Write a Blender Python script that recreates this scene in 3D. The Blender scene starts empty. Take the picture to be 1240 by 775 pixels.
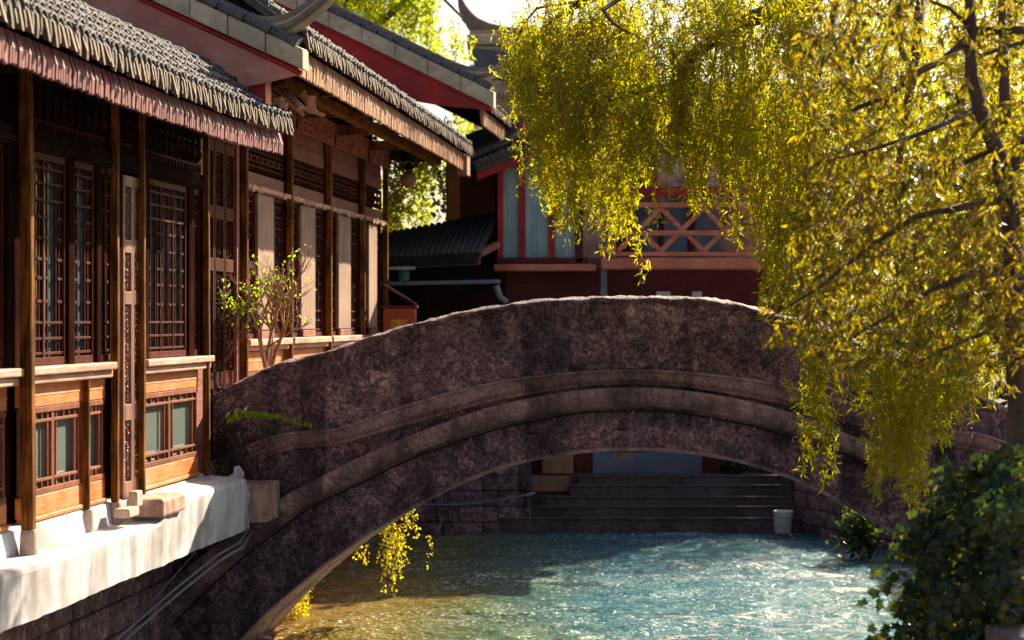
import bpy, math, random
import numpy as np
from mathutils import Vector
random.seed(7); RNG = np.random.default_rng(7)
R = random.uniform

# ------------------------------------------------------------ camera, sky, sun, exposure
SC = bpy.context.scene; COL = SC.collection
F = 2500.0; K = 0.112
cam = bpy.data.cameras.new('camera'); cam.lens = 36 * F / 1240; cam.sensor_width = 36
cam.clip_start = 0.1; cam.clip_end = 3000
cam.dof.use_dof = True; cam.dof.focus_distance = 21.5; cam.dof.aperture_fstop = 2.2
co = bpy.data.objects.new('camera', cam); COL.objects.link(co)
co.location = (0, 0, 0); co.rotation_euler = (math.pi / 2, 0, 0); SC.camera = co
SUN_EL = math.radians(31); SUN_AZ = math.radians(34)
w = bpy.data.worlds.new('World'); SC.world = w; w.use_nodes = True
nt = w.node_tree; sky = nt.nodes.new('ShaderNodeTexSky'); sky.sky_type = 'NISHITA'; sky.sun_disc = False
sky.sun_elevation = SUN_EL; sky.sun_rotation = SUN_AZ; sky.air_density = 1.0; sky.dust_density = 3.0
nt.links.new(sky.outputs[0], nt.nodes['Background'].inputs[0]); nt.nodes['Background'].inputs[1].default_value = 0.050
sl = bpy.data.lights.new('sun', 'SUN'); sl.energy = 5.0; sl.angle = math.radians(0.5); sl.color = (1.0, 0.84, 0.60)
so = bpy.data.objects.new('sun', sl); COL.objects.link(so)
sd = Vector((math.sin(SUN_AZ) * math.cos(SUN_EL), math.cos(SUN_AZ) * math.cos(SUN_EL), math.sin(SUN_EL)))
so.rotation_euler = sd.to_track_quat('Z', 'Y').to_euler(); so.location = (20, 30, 30)
SC.view_settings.view_transform = 'Standard'; SC.view_settings.look = 'None'
SC.view_settings.exposure = 1.62; SC.view_settings.gamma = 1.0
SC.cycles.max_bounces = 8; SC.cycles.transparent_max_bounces = 8; SC.cycles.sample_clamp_indirect = 8.0
SC.cycles.use_denoising = True

def P(px, py, Y): return Vector(((px - 620) / F * Y, Y, (387.5 - py) / F * Y))

# ------------------------------------------------------------ materials
def new_mat(name):
    m = bpy.data.materials.new(name); m.use_nodes = True
    return m, m.node_tree, m.node_tree.nodes['Principled BSDF']
def node(nt, t, **kw):
    n = nt.nodes.new(t)
    for k, v in kw.items():
        if isinstance(k, str) and k.startswith('i_'): n.inputs[k[2:].replace('_', ' ')].default_value = v
        else: setattr(n, k, v)
    return n
def ramp(nt, fac, stops):
    r = nt.nodes.new('ShaderNodeValToRGB'); cr = r.color_ramp
    while len(cr.elements) < len(stops): cr.elements.new(0.5)
    for e, (p, c) in zip(cr.elements, stops):
        e.position = p; e.color = (*c, 1) if len(c) == 3 else c
    nt.links.new(fac, r.inputs[0]); return r
def grained(name, c1, c2, c3=None, scale=(30, 30, 3), rough=0.6, bump=0.4, blot=1.2, spec=0.3, dist=0.01):
    """wood / stone / plaster: two colours along a stretched noise, blotched by a third"""
    m, nt, b = new_mat(name); L = nt.links
    tc = node(nt, 'ShaderNodeTexCoord'); mp = node(nt, 'ShaderNodeMapping'); mp.inputs['Scale'].default_value = scale
    L.new(tc.outputs['Object'], mp.inputs[0])
    n1 = node(nt, 'ShaderNodeTexNoise', i_Scale=1.0, i_Detail=8.0, i_Roughness=0.65); L.new(mp.outputs[0], n1.inputs['Vector'])
    r1 = ramp(nt, n1.outputs[0], [(0.33, c1), (0.67, c2)])
    n2 = node(nt, 'ShaderNodeTexNoise', i_Scale=blot, i_Detail=5.0, i_Roughness=0.6); L.new(tc.outputs['Object'], n2.inputs['Vector'])
    r2 = ramp(nt, n2.outputs[0], [(0.42, (0, 0, 0)), (0.62, (1, 1, 1))])
    mx = node(nt, 'ShaderNodeMix', data_type='RGBA'); L.new(r2.outputs[0], mx.inputs[0]); L.new(r1.outputs[0], mx.inputs[6])
    if c3 is None: c3 = tuple(x * 0.55 for x in c1)
    mm = node(nt, 'ShaderNodeMix', data_type='RGBA'); mm.inputs[0].default_value = 0.65
    L.new(r1.outputs[0], mm.inputs[6]); mm.inputs[7].default_value = (*c3, 1); L.new(mm.outputs[2], mx.inputs[7])
    L.new(mx.outputs[2], b.inputs['Base Color'])
    bp = node(nt, 'ShaderNodeBump', i_Strength=bump, i_Distance=dist); L.new(n1.outputs[0], bp.inputs['Height']); L.new(bp.outputs[0], b.inputs['Normal'])
    b.inputs['Roughness'].default_value = rough; b.inputs['Specular IOR Level'].default_value = spec
    return m
def leafmat(name, cols, trans=0.55, rough=0.45, tcol=None):
    m, nt, b = new_mat(name); L = nt.links
    g = node(nt, 'ShaderNodeNewGeometry')
    n = len(cols); r = ramp(nt, g.outputs['Random Per Island'], [(i / max(1, n - 1), c) for i, c in enumerate(cols)])
    L.new(r.outputs[0], b.inputs['Base Color']); b.inputs['Roughness'].default_value = rough; b.inputs['Specular IOR Level'].default_value = 0.35
    t = node(nt, 'ShaderNodeBsdfTranslucent')
    mul = node(nt, 'ShaderNodeMix', data_type='RGBA', blend_type='MULTIPLY'); mul.inputs[0].default_value = 1
    L.new(r.outputs[0], mul.inputs[6]); mul.inputs[7].default_value = (*(tcol or (4, 3.6, 1.2)), 1); L.new(mul.outputs[2], t.inputs[0])
    ms = node(nt, 'ShaderNodeMixShader'); ms.inputs[0].default_value = trans
    L.new(b.outputs[0], ms.inputs[1]); L.new(t.outputs[0], ms.inputs[2]); L.new(ms.outputs[0], nt.nodes['Material Output'].inputs[0])
    return m
def glassmat(name, col, rough=0.06):
    m, nt, b = new_mat(name); b.inputs['Base Color'].default_value = (*col, 1); b.inputs['Roughness'].default_value = rough
    b.inputs['Specular IOR Level'].default_value = 1.0; b.inputs['IOR'].default_value = 1.8
    tc = node(nt, 'ShaderNodeTexCoord'); n = node(nt, 'ShaderNodeTexNoise', i_Scale=2.5, i_Detail=2.0); nt.links.new(tc.outputs['Object'], n.inputs['Vector'])
    bp = node(nt, 'ShaderNodeBump', i_Strength=0.3, i_Distance=0.02); nt.links.new(n.outputs[0], bp.inputs['Height']); nt.links.new(bp.outputs[0], b.inputs['Normal'])
    return m

M = {}
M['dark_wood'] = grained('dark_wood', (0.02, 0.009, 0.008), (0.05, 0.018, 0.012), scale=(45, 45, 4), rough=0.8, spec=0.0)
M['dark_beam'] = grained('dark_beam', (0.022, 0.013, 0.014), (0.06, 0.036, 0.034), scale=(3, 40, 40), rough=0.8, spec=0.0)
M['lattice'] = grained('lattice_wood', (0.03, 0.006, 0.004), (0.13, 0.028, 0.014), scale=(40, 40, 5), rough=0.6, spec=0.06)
M['lowframe'] = grained('window_frame_wood', (0.16, 0.045, 0.022), (0.40, 0.14, 0.07), (0.10, 0.03, 0.015), scale=(40, 40, 5), rough=0.5)
M['post'] = grained('post_wood', (0.035, 0.010, 0.004), (0.38, 0.14, 0.018), (0.02, 0.007, 0.004), scale=(40, 40, 2.5), rough=0.6, spec=0.1, blot=3)
M['sill'] = grained('sill_wood', (0.38, 0.18, 0.12), (0.78, 0.54, 0.42), (0.30, 0.13, 0.09), scale=(3, 30, 40), rough=0.55)
M['panel'] = grained('panel_wood', (0.40, 0.085, 0.018), (0.74, 0.25, 0.06), (0.62, 0.30, 0.16), scale=(3, 30, 40), rough=0.5, blot=2)
M['board'] = grained('bare_board', (0.19, 0.115, 0.08), (0.43, 0.28, 0.20), (0.20, 0.11, 0.075), scale=(30, 30, 2), rough=0.7)
M['mauve'] = grained('mauve_board', (0.18, 0.055, 0.04), (0.34, 0.13, 0.09), (0.13, 0.045, 0.04), scale=(3, 40, 40), rough=0.65)
M['carved'] = grained('carved_wood', (0.20, 0.09, 0.065), (0.42, 0.22, 0.16), scale=(20, 20, 8), rough=0.5)
M['redcarve'] = grained('red_carving', (0.32, 0.06, 0.025), (0.62, 0.26, 0.12), (0.12, 0.03, 0.02), scale=(25, 25, 25), rough=0.6, blot=9)
M['plaster'] = grained('white_plaster', (0.46, 0.46, 0.50), (0.74, 0.76, 0.80), (0.22, 0.19, 0.19), scale=(9, 9, 1.3), rough=0.9, blot=1.6, bump=0.5, dist=0.02)
M['basestone'] = grained('base_stone', (0.42, 0.30, 0.24), (0.62, 0.50, 0.42), scale=(14, 14, 14), rough=0.9)
M['tile'] = grained('roof_tile', (0.045, 0.046, 0.055), (0.17, 0.165, 0.18), (0.11, 0.085, 0.065), scale=(18, 18, 18), rough=0.75, blot=4)
M['driptile'] = grained('drip_tile', (0.07, 0.045, 0.035), (0.24, 0.155, 0.105), (0.04, 0.03, 0.03), scale=(18, 18, 18), rough=0.7, blot=5)
M['ridge'] = grained('ridge_tile', (0.10, 0.085, 0.085), (0.24, 0.20, 0.185), (0.30, 0.21, 0.12), scale=(10, 10, 10), rough=0.75, blot=3)
M['vergetile'] = grained('verge_tile', (0.40, 0.30, 0.22), (0.72, 0.56, 0.40), (0.42, 0.33, 0.22), scale=(6, 6, 6), rough=0.85, blot=2)
M['mortar'] = grained('mortar', (0.42, 0.31, 0.19), (0.62, 0.49, 0.33), scale=(14, 14, 14), rough=0.9)
M['pinkboard'] = grained('rose_bargeboard', (0.62, 0.22, 0.15), (0.86, 0.40, 0.29), (0.52, 0.16, 0.12), scale=(10, 3, 8), rough=0.6)
M['red'] = grained('red_paint', (0.42, 0.012, 0.012), (0.60, 0.03, 0.025), (0.25, 0.012, 0.015), scale=(8, 8, 8), rough=0.45, blot=2)
M['deepred'] = grained('dark_red_paint', (0.08, 0.010, 0.012), (0.17, 0.020, 0.022), scale=(8, 8, 20), rough=0.55)
M['valance'] = grained('rose_valance', (0.17, 0.055, 0.065), (0.36, 0.14, 0.14), (0.10, 0.03, 0.04), scale=(12, 12, 3), rough=0.6)
M['valance2'] = grained('brown_valance', (0.30, 0.15, 0.09), (0.50, 0.29, 0.17), (0.22, 0.1, 0.06), scale=(12, 12, 3), rough=0.6)
M['balcony'] = grained('balcony_wood', (0.62, 0.17, 0.09), (0.85, 0.33, 0.20), (0.45, 0.10, 0.06), scale=(4, 20, 20), rough=0.55)
M['weathered'] = grained('weathered_panel', (0.34, 0.17, 0.14), (0.75, 0.52, 0.42), (0.18, 0.08, 0.07), scale=(14, 14, 2), rough=0.7, blot=4)
M['orange'] = grained('ochre_paint', (0.42, 0.17, 0.03), (0.55, 0.24, 0.05), scale=(8, 8, 8), rough=0.5)
M['curtain'] = grained('curtain_cloth', (0.50, 0.66, 0.66), (0.75, 0.85, 0.82), (0.40, 0.55, 0.56), scale=(6, 6, 1), rough=0.8, blot=2)
M['soil'] = grained('bank_soil', (0.10, 0.075, 0.055), (0.20, 0.15, 0.12), scale=(3, 3, 3), rough=0.95)
M['bed'] = grained('river_bed', (0.10, 0.09, 0.06), (0.16, 0.14, 0.09), scale=(1, 1, 1), rough=0.95)
M['bark'] = grained('bark', (0.08, 0.05, 0.04), (0.20, 0.13, 0.10), scale=(20, 20, 4), rough=0.85)
M['twig'] = grained('bare_twig', (0.26, 0.13, 0.08), (0.48, 0.28, 0.17), scale=(20, 20, 8), rough=0.7)
M['blackcable'] = grained('black_cable', (0.015, 0.015, 0.02), (0.03, 0.03, 0.035), rough=0.5)
M['pipe'] = grained('grey_pipe', (0.25, 0.26, 0.30), (0.36, 0.37, 0.42), rough=0.4)
M['bulb'] = grained('bulb_plastic', (0.35, 0.36, 0.4), (0.45, 0.47, 0.5), rough=0.25)
M['bluewall'] = grained('blue_grey_render', (0.16, 0.20, 0.27), (0.26, 0.31, 0.40), scale=(5, 5, 5), rough=0.8)
M['white'] = grained('white_enamel', (0.66, 0.66, 0.68), (0.8, 0.8, 0.8), scale=(8, 8, 8), rough=0.35)
M['teal'] = grained('teal_glaze', (0.03, 0.16, 0.20), (0.05, 0.24, 0.28), scale=(8, 8, 8), rough=0.2)
M['gold'] = grained('gold_paint', (0.75, 0.38, 0.04), (0.9, 0.5, 0.07), scale=(8, 8, 8), rough=0.35)
M['cabinet'] = grained('red_lacquer', (0.36, 0.05, 0.015), (0.5, 0.09, 0.03), scale=(5, 5, 5), rough=0.35)
M['clay'] = grained('clay', (0.32, 0.16, 0.09), (0.45, 0.25, 0.15), scale=(12, 12, 12), rough=0.8)
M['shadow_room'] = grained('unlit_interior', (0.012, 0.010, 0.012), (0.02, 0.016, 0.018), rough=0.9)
M['glass'] = glassmat('window_glass', (0.11, 0.16, 0.19))
M['paneglass'] = glassmat('lower_glass', (0.17, 0.21, 0.20))
M['willow'] = leafmat('willow_leaf', [(0.12, 0.125, 0.008), (0.165, 0.16, 0.01), (0.21, 0.18, 0.01), (0.11, 0.13, 0.01), (0.23, 0.16, 0.012)], 0.70, tcol=(4.2, 4.3, 0.9))
M['willow_far'] = leafmat('far_willow_leaf', [(0.09, 0.12, 0.01), (0.13, 0.15, 0.012), (0.16, 0.15, 0.015)], 0.6, tcol=(5, 5, 1.2))
M['broad'] = leafmat('broad_leaf', [(0.04, 0.05, 0.010), (0.08, 0.08, 0.010), (0.13, 0.11, 0.010), (0.17, 0.13, 0.010), (0.05, 0.06, 0.015), (0.20, 0.13, 0.010)], 0.42, rough=0.26, tcol=(4.6, 4.2, 0.7))
M['ivy'] = leafmat('ivy_leaf', [(0.015, 0.03, 0.022), (0.022, 0.042, 0.024), (0.03, 0.048, 0.02), (0.045, 0.065, 0.018), (0.14, 0.11, 0.02)], 0.22, rough=0.22, tcol=(3.5, 4, 1.2))
M['fresh'] = leafmat('fresh_leaf', [(0.09, 0.14, 0.015), (0.13, 0.18, 0.02), (0.16, 0.19, 0.02)], 0.6, tcol=(4, 4.4, 1.0))
M['redcreeper'] = leafmat('creeper_leaf', [(0.09, 0.035, 0.02), (0.06, 0.05, 0.02), (0.12, 0.045, 0.025)], 0.4, tcol=(3, 2.4, 1.2))
M['vineleaf'] = leafmat('hanging_vine_leaf', [(0.10, 0.12, 0.012), (0.16, 0.15, 0.012), (0.2, 0.15, 0.012)], 0.6, tcol=(4.4, 4.0, 1.0))
M['dryleaf'] = leafmat('dry_leaf', [(0.4, 0.2, 0.09), (0.5, 0.28, 0.13)], 0.4, tcol=(1.5, 1.3, 1.0))

def stone_mat(name, smooth=False):
    m, nt, b = new_mat(name); L = nt.links
    tc = node(nt, 'ShaderNodeTexCoord')
    v = node(nt, 'ShaderNodeTexVoronoi', i_Scale=22.0 if not smooth else 40.0, i_Randomness=1.0); L.new(tc.outputs['Object'], v.inputs['Vector'])
    n1 = node(nt, 'ShaderNodeTexNoise', i_Scale=26.0, i_Detail=9.0, i_Roughness=0.75); L.new(tc.outputs['Object'], n1.inputs['Vector'])
    n2 = node(nt, 'ShaderNodeTexNoise', i_Scale=1.7, i_Detail=7.0, i_Roughness=0.7, i_Distortion=0.6); L.new(tc.outputs['Object'], n2.inputs['Vector'])
    n3 = node(nt, 'ShaderNodeTexNoise', i_Scale=5.5, i_Detail=5.0, i_Roughness=0.7); L.new(tc.outputs['Object'], n3.inputs['Vector'])
    if smooth: r1 = ramp(nt, n1.outputs[0], [(0.3, (0.16, 0.12, 0.125)), (0.5, (0.36, 0.265, 0.26)), (0.75, (0.60, 0.47, 0.44))])
    else: r1 = ramp(nt, n1.outputs[0], [(0.36, (0.05, 0.032, 0.042)), (0.46, (0.23, 0.17, 0.19)), (0.56, (0.48, 0.37, 0.40)), (0.68, (0.85, 0.72, 0.72))])
    r2 = ramp(nt, n2.outputs[0], [(0.38, (0.42, 0.38, 0.42)), (0.5, (0.95, 0.88, 0.90)), (0.62, (1.40, 1.22, 1.22))])
    mul = node(nt, 'ShaderNodeMix', data_type='RGBA', blend_type='MULTIPLY'); mul.inputs[0].default_value = 1
    L.new(r1.outputs[0], mul.inputs[6]); L.new(r2.outputs[0], mul.inputs[7])
    r3 = ramp(nt, n3.outputs[0], [(0.55, (0, 0, 0)), (0.68, (1, 1, 1))])
    mx = node(nt, 'ShaderNodeMix', data_type='RGBA'); mf = node(nt, 'ShaderNodeMath', operation='MULTIPLY'); mf.inputs[1].default_value = 0.55
    L.new(r3.outputs[0], mf.inputs[0]); L.new(mf.outputs[0], mx.inputs[0]); L.new(mul.outputs[2], mx.inputs[6]); mx.inputs[7].default_value = (0.22, 0.12, 0.115, 1)
    v2 = node(nt, 'ShaderNodeTexVoronoi', i_Scale=9.0, i_Randomness=1.0); nd = node(nt, 'ShaderNodeTexNoise', i_Scale=9.0, i_Detail=4.0); L.new(tc.outputs['Object'], nd.inputs['Vector'])
    av = node(nt, 'ShaderNodeVectorMath', operation='MULTIPLY_ADD'); L.new(nd.outputs['Color'], av.inputs[0]); av.inputs[1].default_value = (.16, .16, .16); L.new(tc.outputs['Object'], av.inputs[2]); L.new(av.outputs[0], v2.inputs['Vector'])
    sv = node(nt, 'ShaderNodeSeparateXYZ'); L.new(v2.outputs['Color'], sv.inputs[0]); rv = ramp(nt, sv.outputs[0], [(0.0, (0.45, 0.42, 0.5)), (0.5, (0.9, 0.85, 0.9)), (0.85, (1.1, 0.95, 0.95)), (1.0, (1.7, 1.5, 1.45))])
    mv = node(nt, 'ShaderNodeMix', data_type='RGBA', blend_type='MULTIPLY'); mv.inputs[0].default_value = 0.25 if smooth else 0.85; L.new(mx.outputs[2], mv.inputs[6]); L.new(rv.outputs[0], mv.inputs[7]); mx = mv
    # rain streaks running down the face
    mp = node(nt, 'ShaderNodeMapping'); mp.inputs['Scale'].default_value = (3.2, 1, 0.25); L.new(tc.outputs['Object'], mp.inputs[0])
    n4 = node(nt, 'ShaderNodeTexNoise', i_Scale=1.0, i_Detail=4.0); L.new(mp.outputs[0], n4.inputs['Vector'])
    r4 = ramp(nt, n4.outputs[0], [(0.40, (0.35, 0.33, 0.36)), (0.50, (1, 1, 1))])
    m4 = node(nt, 'ShaderNodeMix', data_type='RGBA', blend_type='MULTIPLY'); m4.inputs[0].default_value = 0.7
    L.new(mx.outputs[2], m4.inputs[6]); L.new(r4.outputs[0], m4.inputs[7]); L.new(m4.outputs[2], b.inputs['Base Color'])
    add = node(nt, 'ShaderNodeMath', operation='MULTIPLY_ADD'); L.new(v.outputs['Distance'], add.inputs[0]); add.inputs[1].default_value = -0.5 if not smooth else -0.1
    L.new(n1.outputs[0], add.inputs[2])
    bp = node(nt, 'ShaderNodeBump', i_Strength=0.95 if not smooth else 0.6, i_Distance=0.05 if not smooth else 0.02)
    L.new(add.outputs[0], bp.inputs['Height']); L.new(bp.outputs[0], b.inputs['Normal'])
    b.inputs['Roughness'].default_value = 0.7; b.inputs['Specular IOR Level'].default_value = 0.4
    return m
M['stone'] = stone_mat('bridge_stone'); M['stone_smooth'] = stone_mat('moulded_stone', True)

def water_mat():
    m, nt, b = new_mat('river_water'); L = nt.links
    tc = node(nt, 'ShaderNodeTexCoord')
    def nz(scale, sc, det, dis=0.0):
        mp = node(nt, 'ShaderNodeMapping'); mp.inputs['Scale'].default_value = sc; mp.inputs['Rotation'].default_value = (0, 0, R(-.12, .12)); L.new(tc.outputs['Object'], mp.inputs[0])
        n = node(nt, 'ShaderNodeTexNoise', i_Scale=scale, i_Detail=det, i_Roughness=0.6, i_Distortion=dis); L.new(mp.outputs[0], n.inputs['Vector']); return n
    a = nz(1.0, (0.55, 1.9, 1), 3, 0.6); c = nz(1.0, (2.6, 8.0, 1), 5, 0.8); d = nz(1.0, (9, 24, 1), 3, 0.5)
    b1 = node(nt, 'ShaderNodeBump', i_Strength=1.0, i_Distance=0.16); L.new(a.outputs[0], b1.inputs['Height'])
    b2 = node(nt, 'ShaderNodeBump', i_Strength=1.0, i_Distance=0.10); L.new(c.outputs[0], b2.inputs['Height']); L.new(b1.outputs[0], b2.inputs['Normal'])
    b3 = node(nt, 'ShaderNodeBump', i_Strength=1.0, i_Distance=0.05); L.new(d.outputs[0], b3.inputs['Height']); L.new(b2.outputs[0], b3.inputs['Normal'])
    L.new(b3.outputs[0], b.inputs['Normal'])
    # brown-gold colour near the left quay, grading to teal on the right
    sx = node(nt, 'ShaderNodeSeparateXYZ'); L.new(tc.outputs['Object'], sx.inputs[0])
    n = nz(1.0, (0.5, 0.35, 1), 3, 0.5)
    ad = node(nt, 'ShaderNodeMath', operation='MULTIPLY_ADD'); L.new(n.outputs[0], ad.inputs[0]); ad.inputs[1].default_value = 3.0; L.new(sx.outputs[0], ad.inputs[2])
    mr = node(nt, 'ShaderNodeMapRange'); L.new(ad.outputs[0], mr.inputs[0]); mr.inputs[1].default_value = -1.2; mr.inputs[2].default_value = 3.0
    r = ramp(nt, mr.outputs[0], [(0.0, (0.32, 0.16, 0.025)), (0.3, (0.23, 0.19, 0.03)), (0.55, (0.10, 0.17, 0.09)), (1.0, (0.03, 0.18, 0.24))])
    # white flecks painted into the base colour as sun glints on the riffles
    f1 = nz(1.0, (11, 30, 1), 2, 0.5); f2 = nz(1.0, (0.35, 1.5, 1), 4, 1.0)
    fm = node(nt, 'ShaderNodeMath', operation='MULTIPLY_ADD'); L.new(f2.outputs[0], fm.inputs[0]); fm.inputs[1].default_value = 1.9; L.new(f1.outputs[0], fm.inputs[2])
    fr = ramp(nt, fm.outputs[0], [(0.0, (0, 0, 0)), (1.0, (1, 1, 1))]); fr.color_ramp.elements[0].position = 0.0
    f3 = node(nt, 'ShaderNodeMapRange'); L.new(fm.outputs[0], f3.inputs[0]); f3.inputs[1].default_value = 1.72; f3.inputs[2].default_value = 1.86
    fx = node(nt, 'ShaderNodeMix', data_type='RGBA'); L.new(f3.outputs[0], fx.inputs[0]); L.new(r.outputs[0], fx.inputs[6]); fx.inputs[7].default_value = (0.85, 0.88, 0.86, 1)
    f4 = nz(1.0, (20, 42, 1), 1, 0.2); f5 = node(nt, 'ShaderNodeMapRange'); L.new(f4.outputs[0], f5.inputs[0]); f5.inputs[1].default_value = 0.62; f5.inputs[2].default_value = 0.67  # second, finer layer of painted glints
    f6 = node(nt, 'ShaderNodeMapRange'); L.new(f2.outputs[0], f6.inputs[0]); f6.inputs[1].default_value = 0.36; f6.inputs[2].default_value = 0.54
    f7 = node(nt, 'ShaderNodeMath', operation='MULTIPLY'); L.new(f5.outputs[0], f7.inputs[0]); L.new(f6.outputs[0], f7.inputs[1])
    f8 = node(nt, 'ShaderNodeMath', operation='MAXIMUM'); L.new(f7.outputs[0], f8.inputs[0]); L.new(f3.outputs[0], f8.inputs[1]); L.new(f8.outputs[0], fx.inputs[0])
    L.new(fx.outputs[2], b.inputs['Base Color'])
    b.inputs['Roughness'].default_value = 0.07; b.inputs['IOR'].default_value = 1.4; b.inputs['Specular IOR Level'].default_value = 0.9
    return m
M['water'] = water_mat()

# ------------------------------------------------------------ builders
class MB:
    def __init__(s): s.v = []; s.f = []
    def add(s, vs, fs):
        o = len(s.v); s.v += [tuple(v) for v in vs]; s.f += [tuple(i + o for i in f) for f in fs]; return s
    def box(s, x0, x1, y0, y1, z0, z1):
        return s.add([(x0, y0, z0), (x1, y0, z0), (x1, y1, z0), (x0, y1, z0), (x0, y0, z1), (x1, y0, z1), (x1, y1, z1), (x0, y1, z1)],
                     [(0, 3, 2, 1), (4, 5, 6, 7), (0, 1, 5, 4), (1, 2, 6, 5), (2, 3, 7, 6), (3, 0, 4, 7)])
    def prism(s, pts, d0, d1, f):
        """pts 2-D polygon; f(p, d) -> 3-D"""
        n = len(pts); vs = [f(p, d0) for p in pts] + [f(p, d1) for p in pts]
        fs = [tuple(range(n)), tuple(range(2 * n - 1, n - 1, -1))] + [(i, i + n, (i + 1) % n + n, (i + 1) % n) for i in range(n)]
        return s.add(vs, fs)
    def bar(s, a, b, wdt, dep, up=(0, 0, 1)):
        a, b = Vector(a), Vector(b); t = (b - a).normalized(); u = Vector(up); sd = t.cross(u)
        if sd.length < 1e-3: sd = t.cross(Vector((1, 0, 0)))
        sd.normalize(); up2 = sd.cross(t).normalized(); vs = []
        for p in (a, b):
            for i, j in ((-1, -1), (1, -1), (1, 1), (-1, 1)): vs.append(p + sd * (i * wdt / 2) + up2 * (j * dep / 2))
        return s.add(vs, [(0, 1, 2, 3), (7, 6, 5, 4), (0, 4, 5, 1), (1, 5, 6, 2), (2, 6, 7, 3), (3, 7, 4, 0)])
    def tube(s, pts, r, n=6, cap=True):
        pts = [Vector(p) for p in pts]; rs = r if isinstance(r, (list, tuple)) else [r] * len(pts); vs = []; fs = []
        ref = Vector((0.31, 0.17, 0.93))
        for i, p in enumerate(pts):
            t = (pts[min(i + 1, len(pts) - 1)] - pts[max(i - 1, 0)]).normalized()
            a = t.cross(ref)
            if a.length < 1e-3: a = t.cross(Vector((1, 0, 0)))
            a.normalize(); b = t.cross(a)
            for k in range(n):
                th = 2 * math.pi * k / n; vs.append(p + a * (math.cos(th) * rs[i]) + b * (math.sin(th) * rs[i]))
        for i in range(len(pts) - 1):
            for k in range(n): fs.append((i * n + k, i * n + (k + 1) % n, (i + 1) * n + (k + 1) % n, (i + 1) * n + k))
        if cap: fs.append(tuple(range(n - 1, -1, -1))); fs.append(tuple((len(pts) - 1) * n + k for k in range(n)))
        return s.add(vs, fs)
    def lathe(s, c, prof, n=16):
        c = Vector(c); vs = []; fs = []
        for r, z in prof:
            for k in range(n): vs.append(c + Vector((math.cos(2 * math.pi * k / n) * r, math.sin(2 * math.pi * k / n) * r, z)))
        for i in range(len(prof) - 1):
            for k in range(n): fs.append((i * n + k, i * n + (k + 1) % n, (i + 1) * n + (k + 1) % n, (i + 1) * n + k))
        fs.append(tuple(range(n - 1, -1, -1))); fs.append(tuple((len(prof) - 1) * n + k for k in range(n)))
        return s.add(vs, fs)
    def build(s, name, mat, parent=None, bev=0, smooth=False):
        me = bpy.data.meshes.new(name); me.from_pydata([tuple(v) for v in s.v], [], s.f); me.update()
        me.materials.append(M[mat] if isinstance(mat, str) else mat)
        if smooth: me.polygons.foreach_set('use_smooth', [True] * len(me.polygons))
        o = bpy.data.objects.new(name, me); COL.objects.link(o)
        if parent is not None: o.parent = parent
        if bev:
            md = o.modifiers.new('bevel', 'BEVEL'); md.width = bev; md.segments = 2; md.limit_method = 'ANGLE'
        return o
def tag(o, label=None, cat=None, group=None, kind=None):
    if label: o['label'] = label
    if cat: o['category'] = cat
    if group: o['group'] = group
    if kind: o['kind'] = kind
    return o
def empty(name, loc=(0, 0, 0), rz=0):
    o = bpy.data.objects.new(name, None); COL.objects.link(o); o.location = loc; o.rotation_euler = (0, 0, rz); o.empty_display_size = .3; return o
def np_mesh(name, V, FQ, mat, parent=None, smooth=False):
    """V (n,3); FQ (m,k) faces with equal side counts"""
    me = bpy.data.meshes.new(name); n = len(V); m, k = FQ.shape
    me.vertices.add(n); me.vertices.foreach_set('co', V.astype(np.float32).ravel())
    me.loops.add(m * k); me.loops.foreach_set('vertex_index', FQ.astype(np.int32).ravel())
    me.polygons.add(m); me.polygons.foreach_set('loop_start', (np.arange(m) * k).astype(np.int32))
    me.polygons.foreach_set('use_smooth', np.full(m, smooth)); me.update(calc_edges=True); me.validate()
    me.materials.append(M[mat]); o = bpy.data.objects.new(name, me); COL.objects.link(o)
    if parent is not None: o.parent = parent
    return o
def leaves(name, pos, dirs, L, W, mat, parent=None, broad=False, nrm=None, lobed=False):
    pos = np.asarray(pos, float); d = np.asarray(dirs, float); N = len(pos)
    if parent is not None: pos = pos - np.array(parent.location)
    d /= np.linalg.norm(d, axis=1)[:, None] + 1e-9
    rnd = RNG.normal(size=(N, 3)) if nrm is None else np.asarray(nrm, float) + RNG.normal(size=(N, 3)) * .35
    s = np.cross(d, rnd); s /= np.linalg.norm(s, axis=1)[:, None] + 1e-9
    n = np.cross(s, d)
    L = np.broadcast_to(L, N)[:, None]; W = np.broadcast_to(W, N)[:, None]
    if lobed:
        T = [(.22, 0, 0), (0, 0, .02), (.02, .42, .10), (.34, .30, .06), (.52, .52, .14), (.66, .22, .05), (1, 0, -.12), (.66, -.22, .05), (.52, -.52, .14), (.34, -.30, .06), (.02, -.42, .10)]
        FQ = np.array([(0, i, i + 1 if i < 10 else 1) for i in range(1, 11)])
    elif broad:
        T = [(0, 0, 0), (.22, .38, .10), (.6, .42, .12), (1, 0, -.12), (.6, -.42, .12), (.22, -.38, .10), (.45, 0, 0)]
        FQ = np.array([(0, 1, 2, 6), (6, 2, 3, 4), (0, 6, 4, 5)])
    else:
        T = [(0, 0, 0), (.45, .5, .12), (1, 0, -.15), (.45, -.5, .12)]
        FQ = np.array([(0, 1, 2), (0, 2, 3)])
    V = np.stack([pos + d * L * a + s * W * b + n * (L * c * .8) for a, b, c in T], 1)
    k = len(T); FF = (FQ[None] + (np.arange(N) * k)[:, None, None]).reshape(-1, FQ.shape[1])
    return np_mesh(name, V.reshape(-1, 3), FF, mat, parent)
def interp(x, pts): return float(np.interp(x, [p[0] for p in pts], [p[1] for p in pts]))

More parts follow.
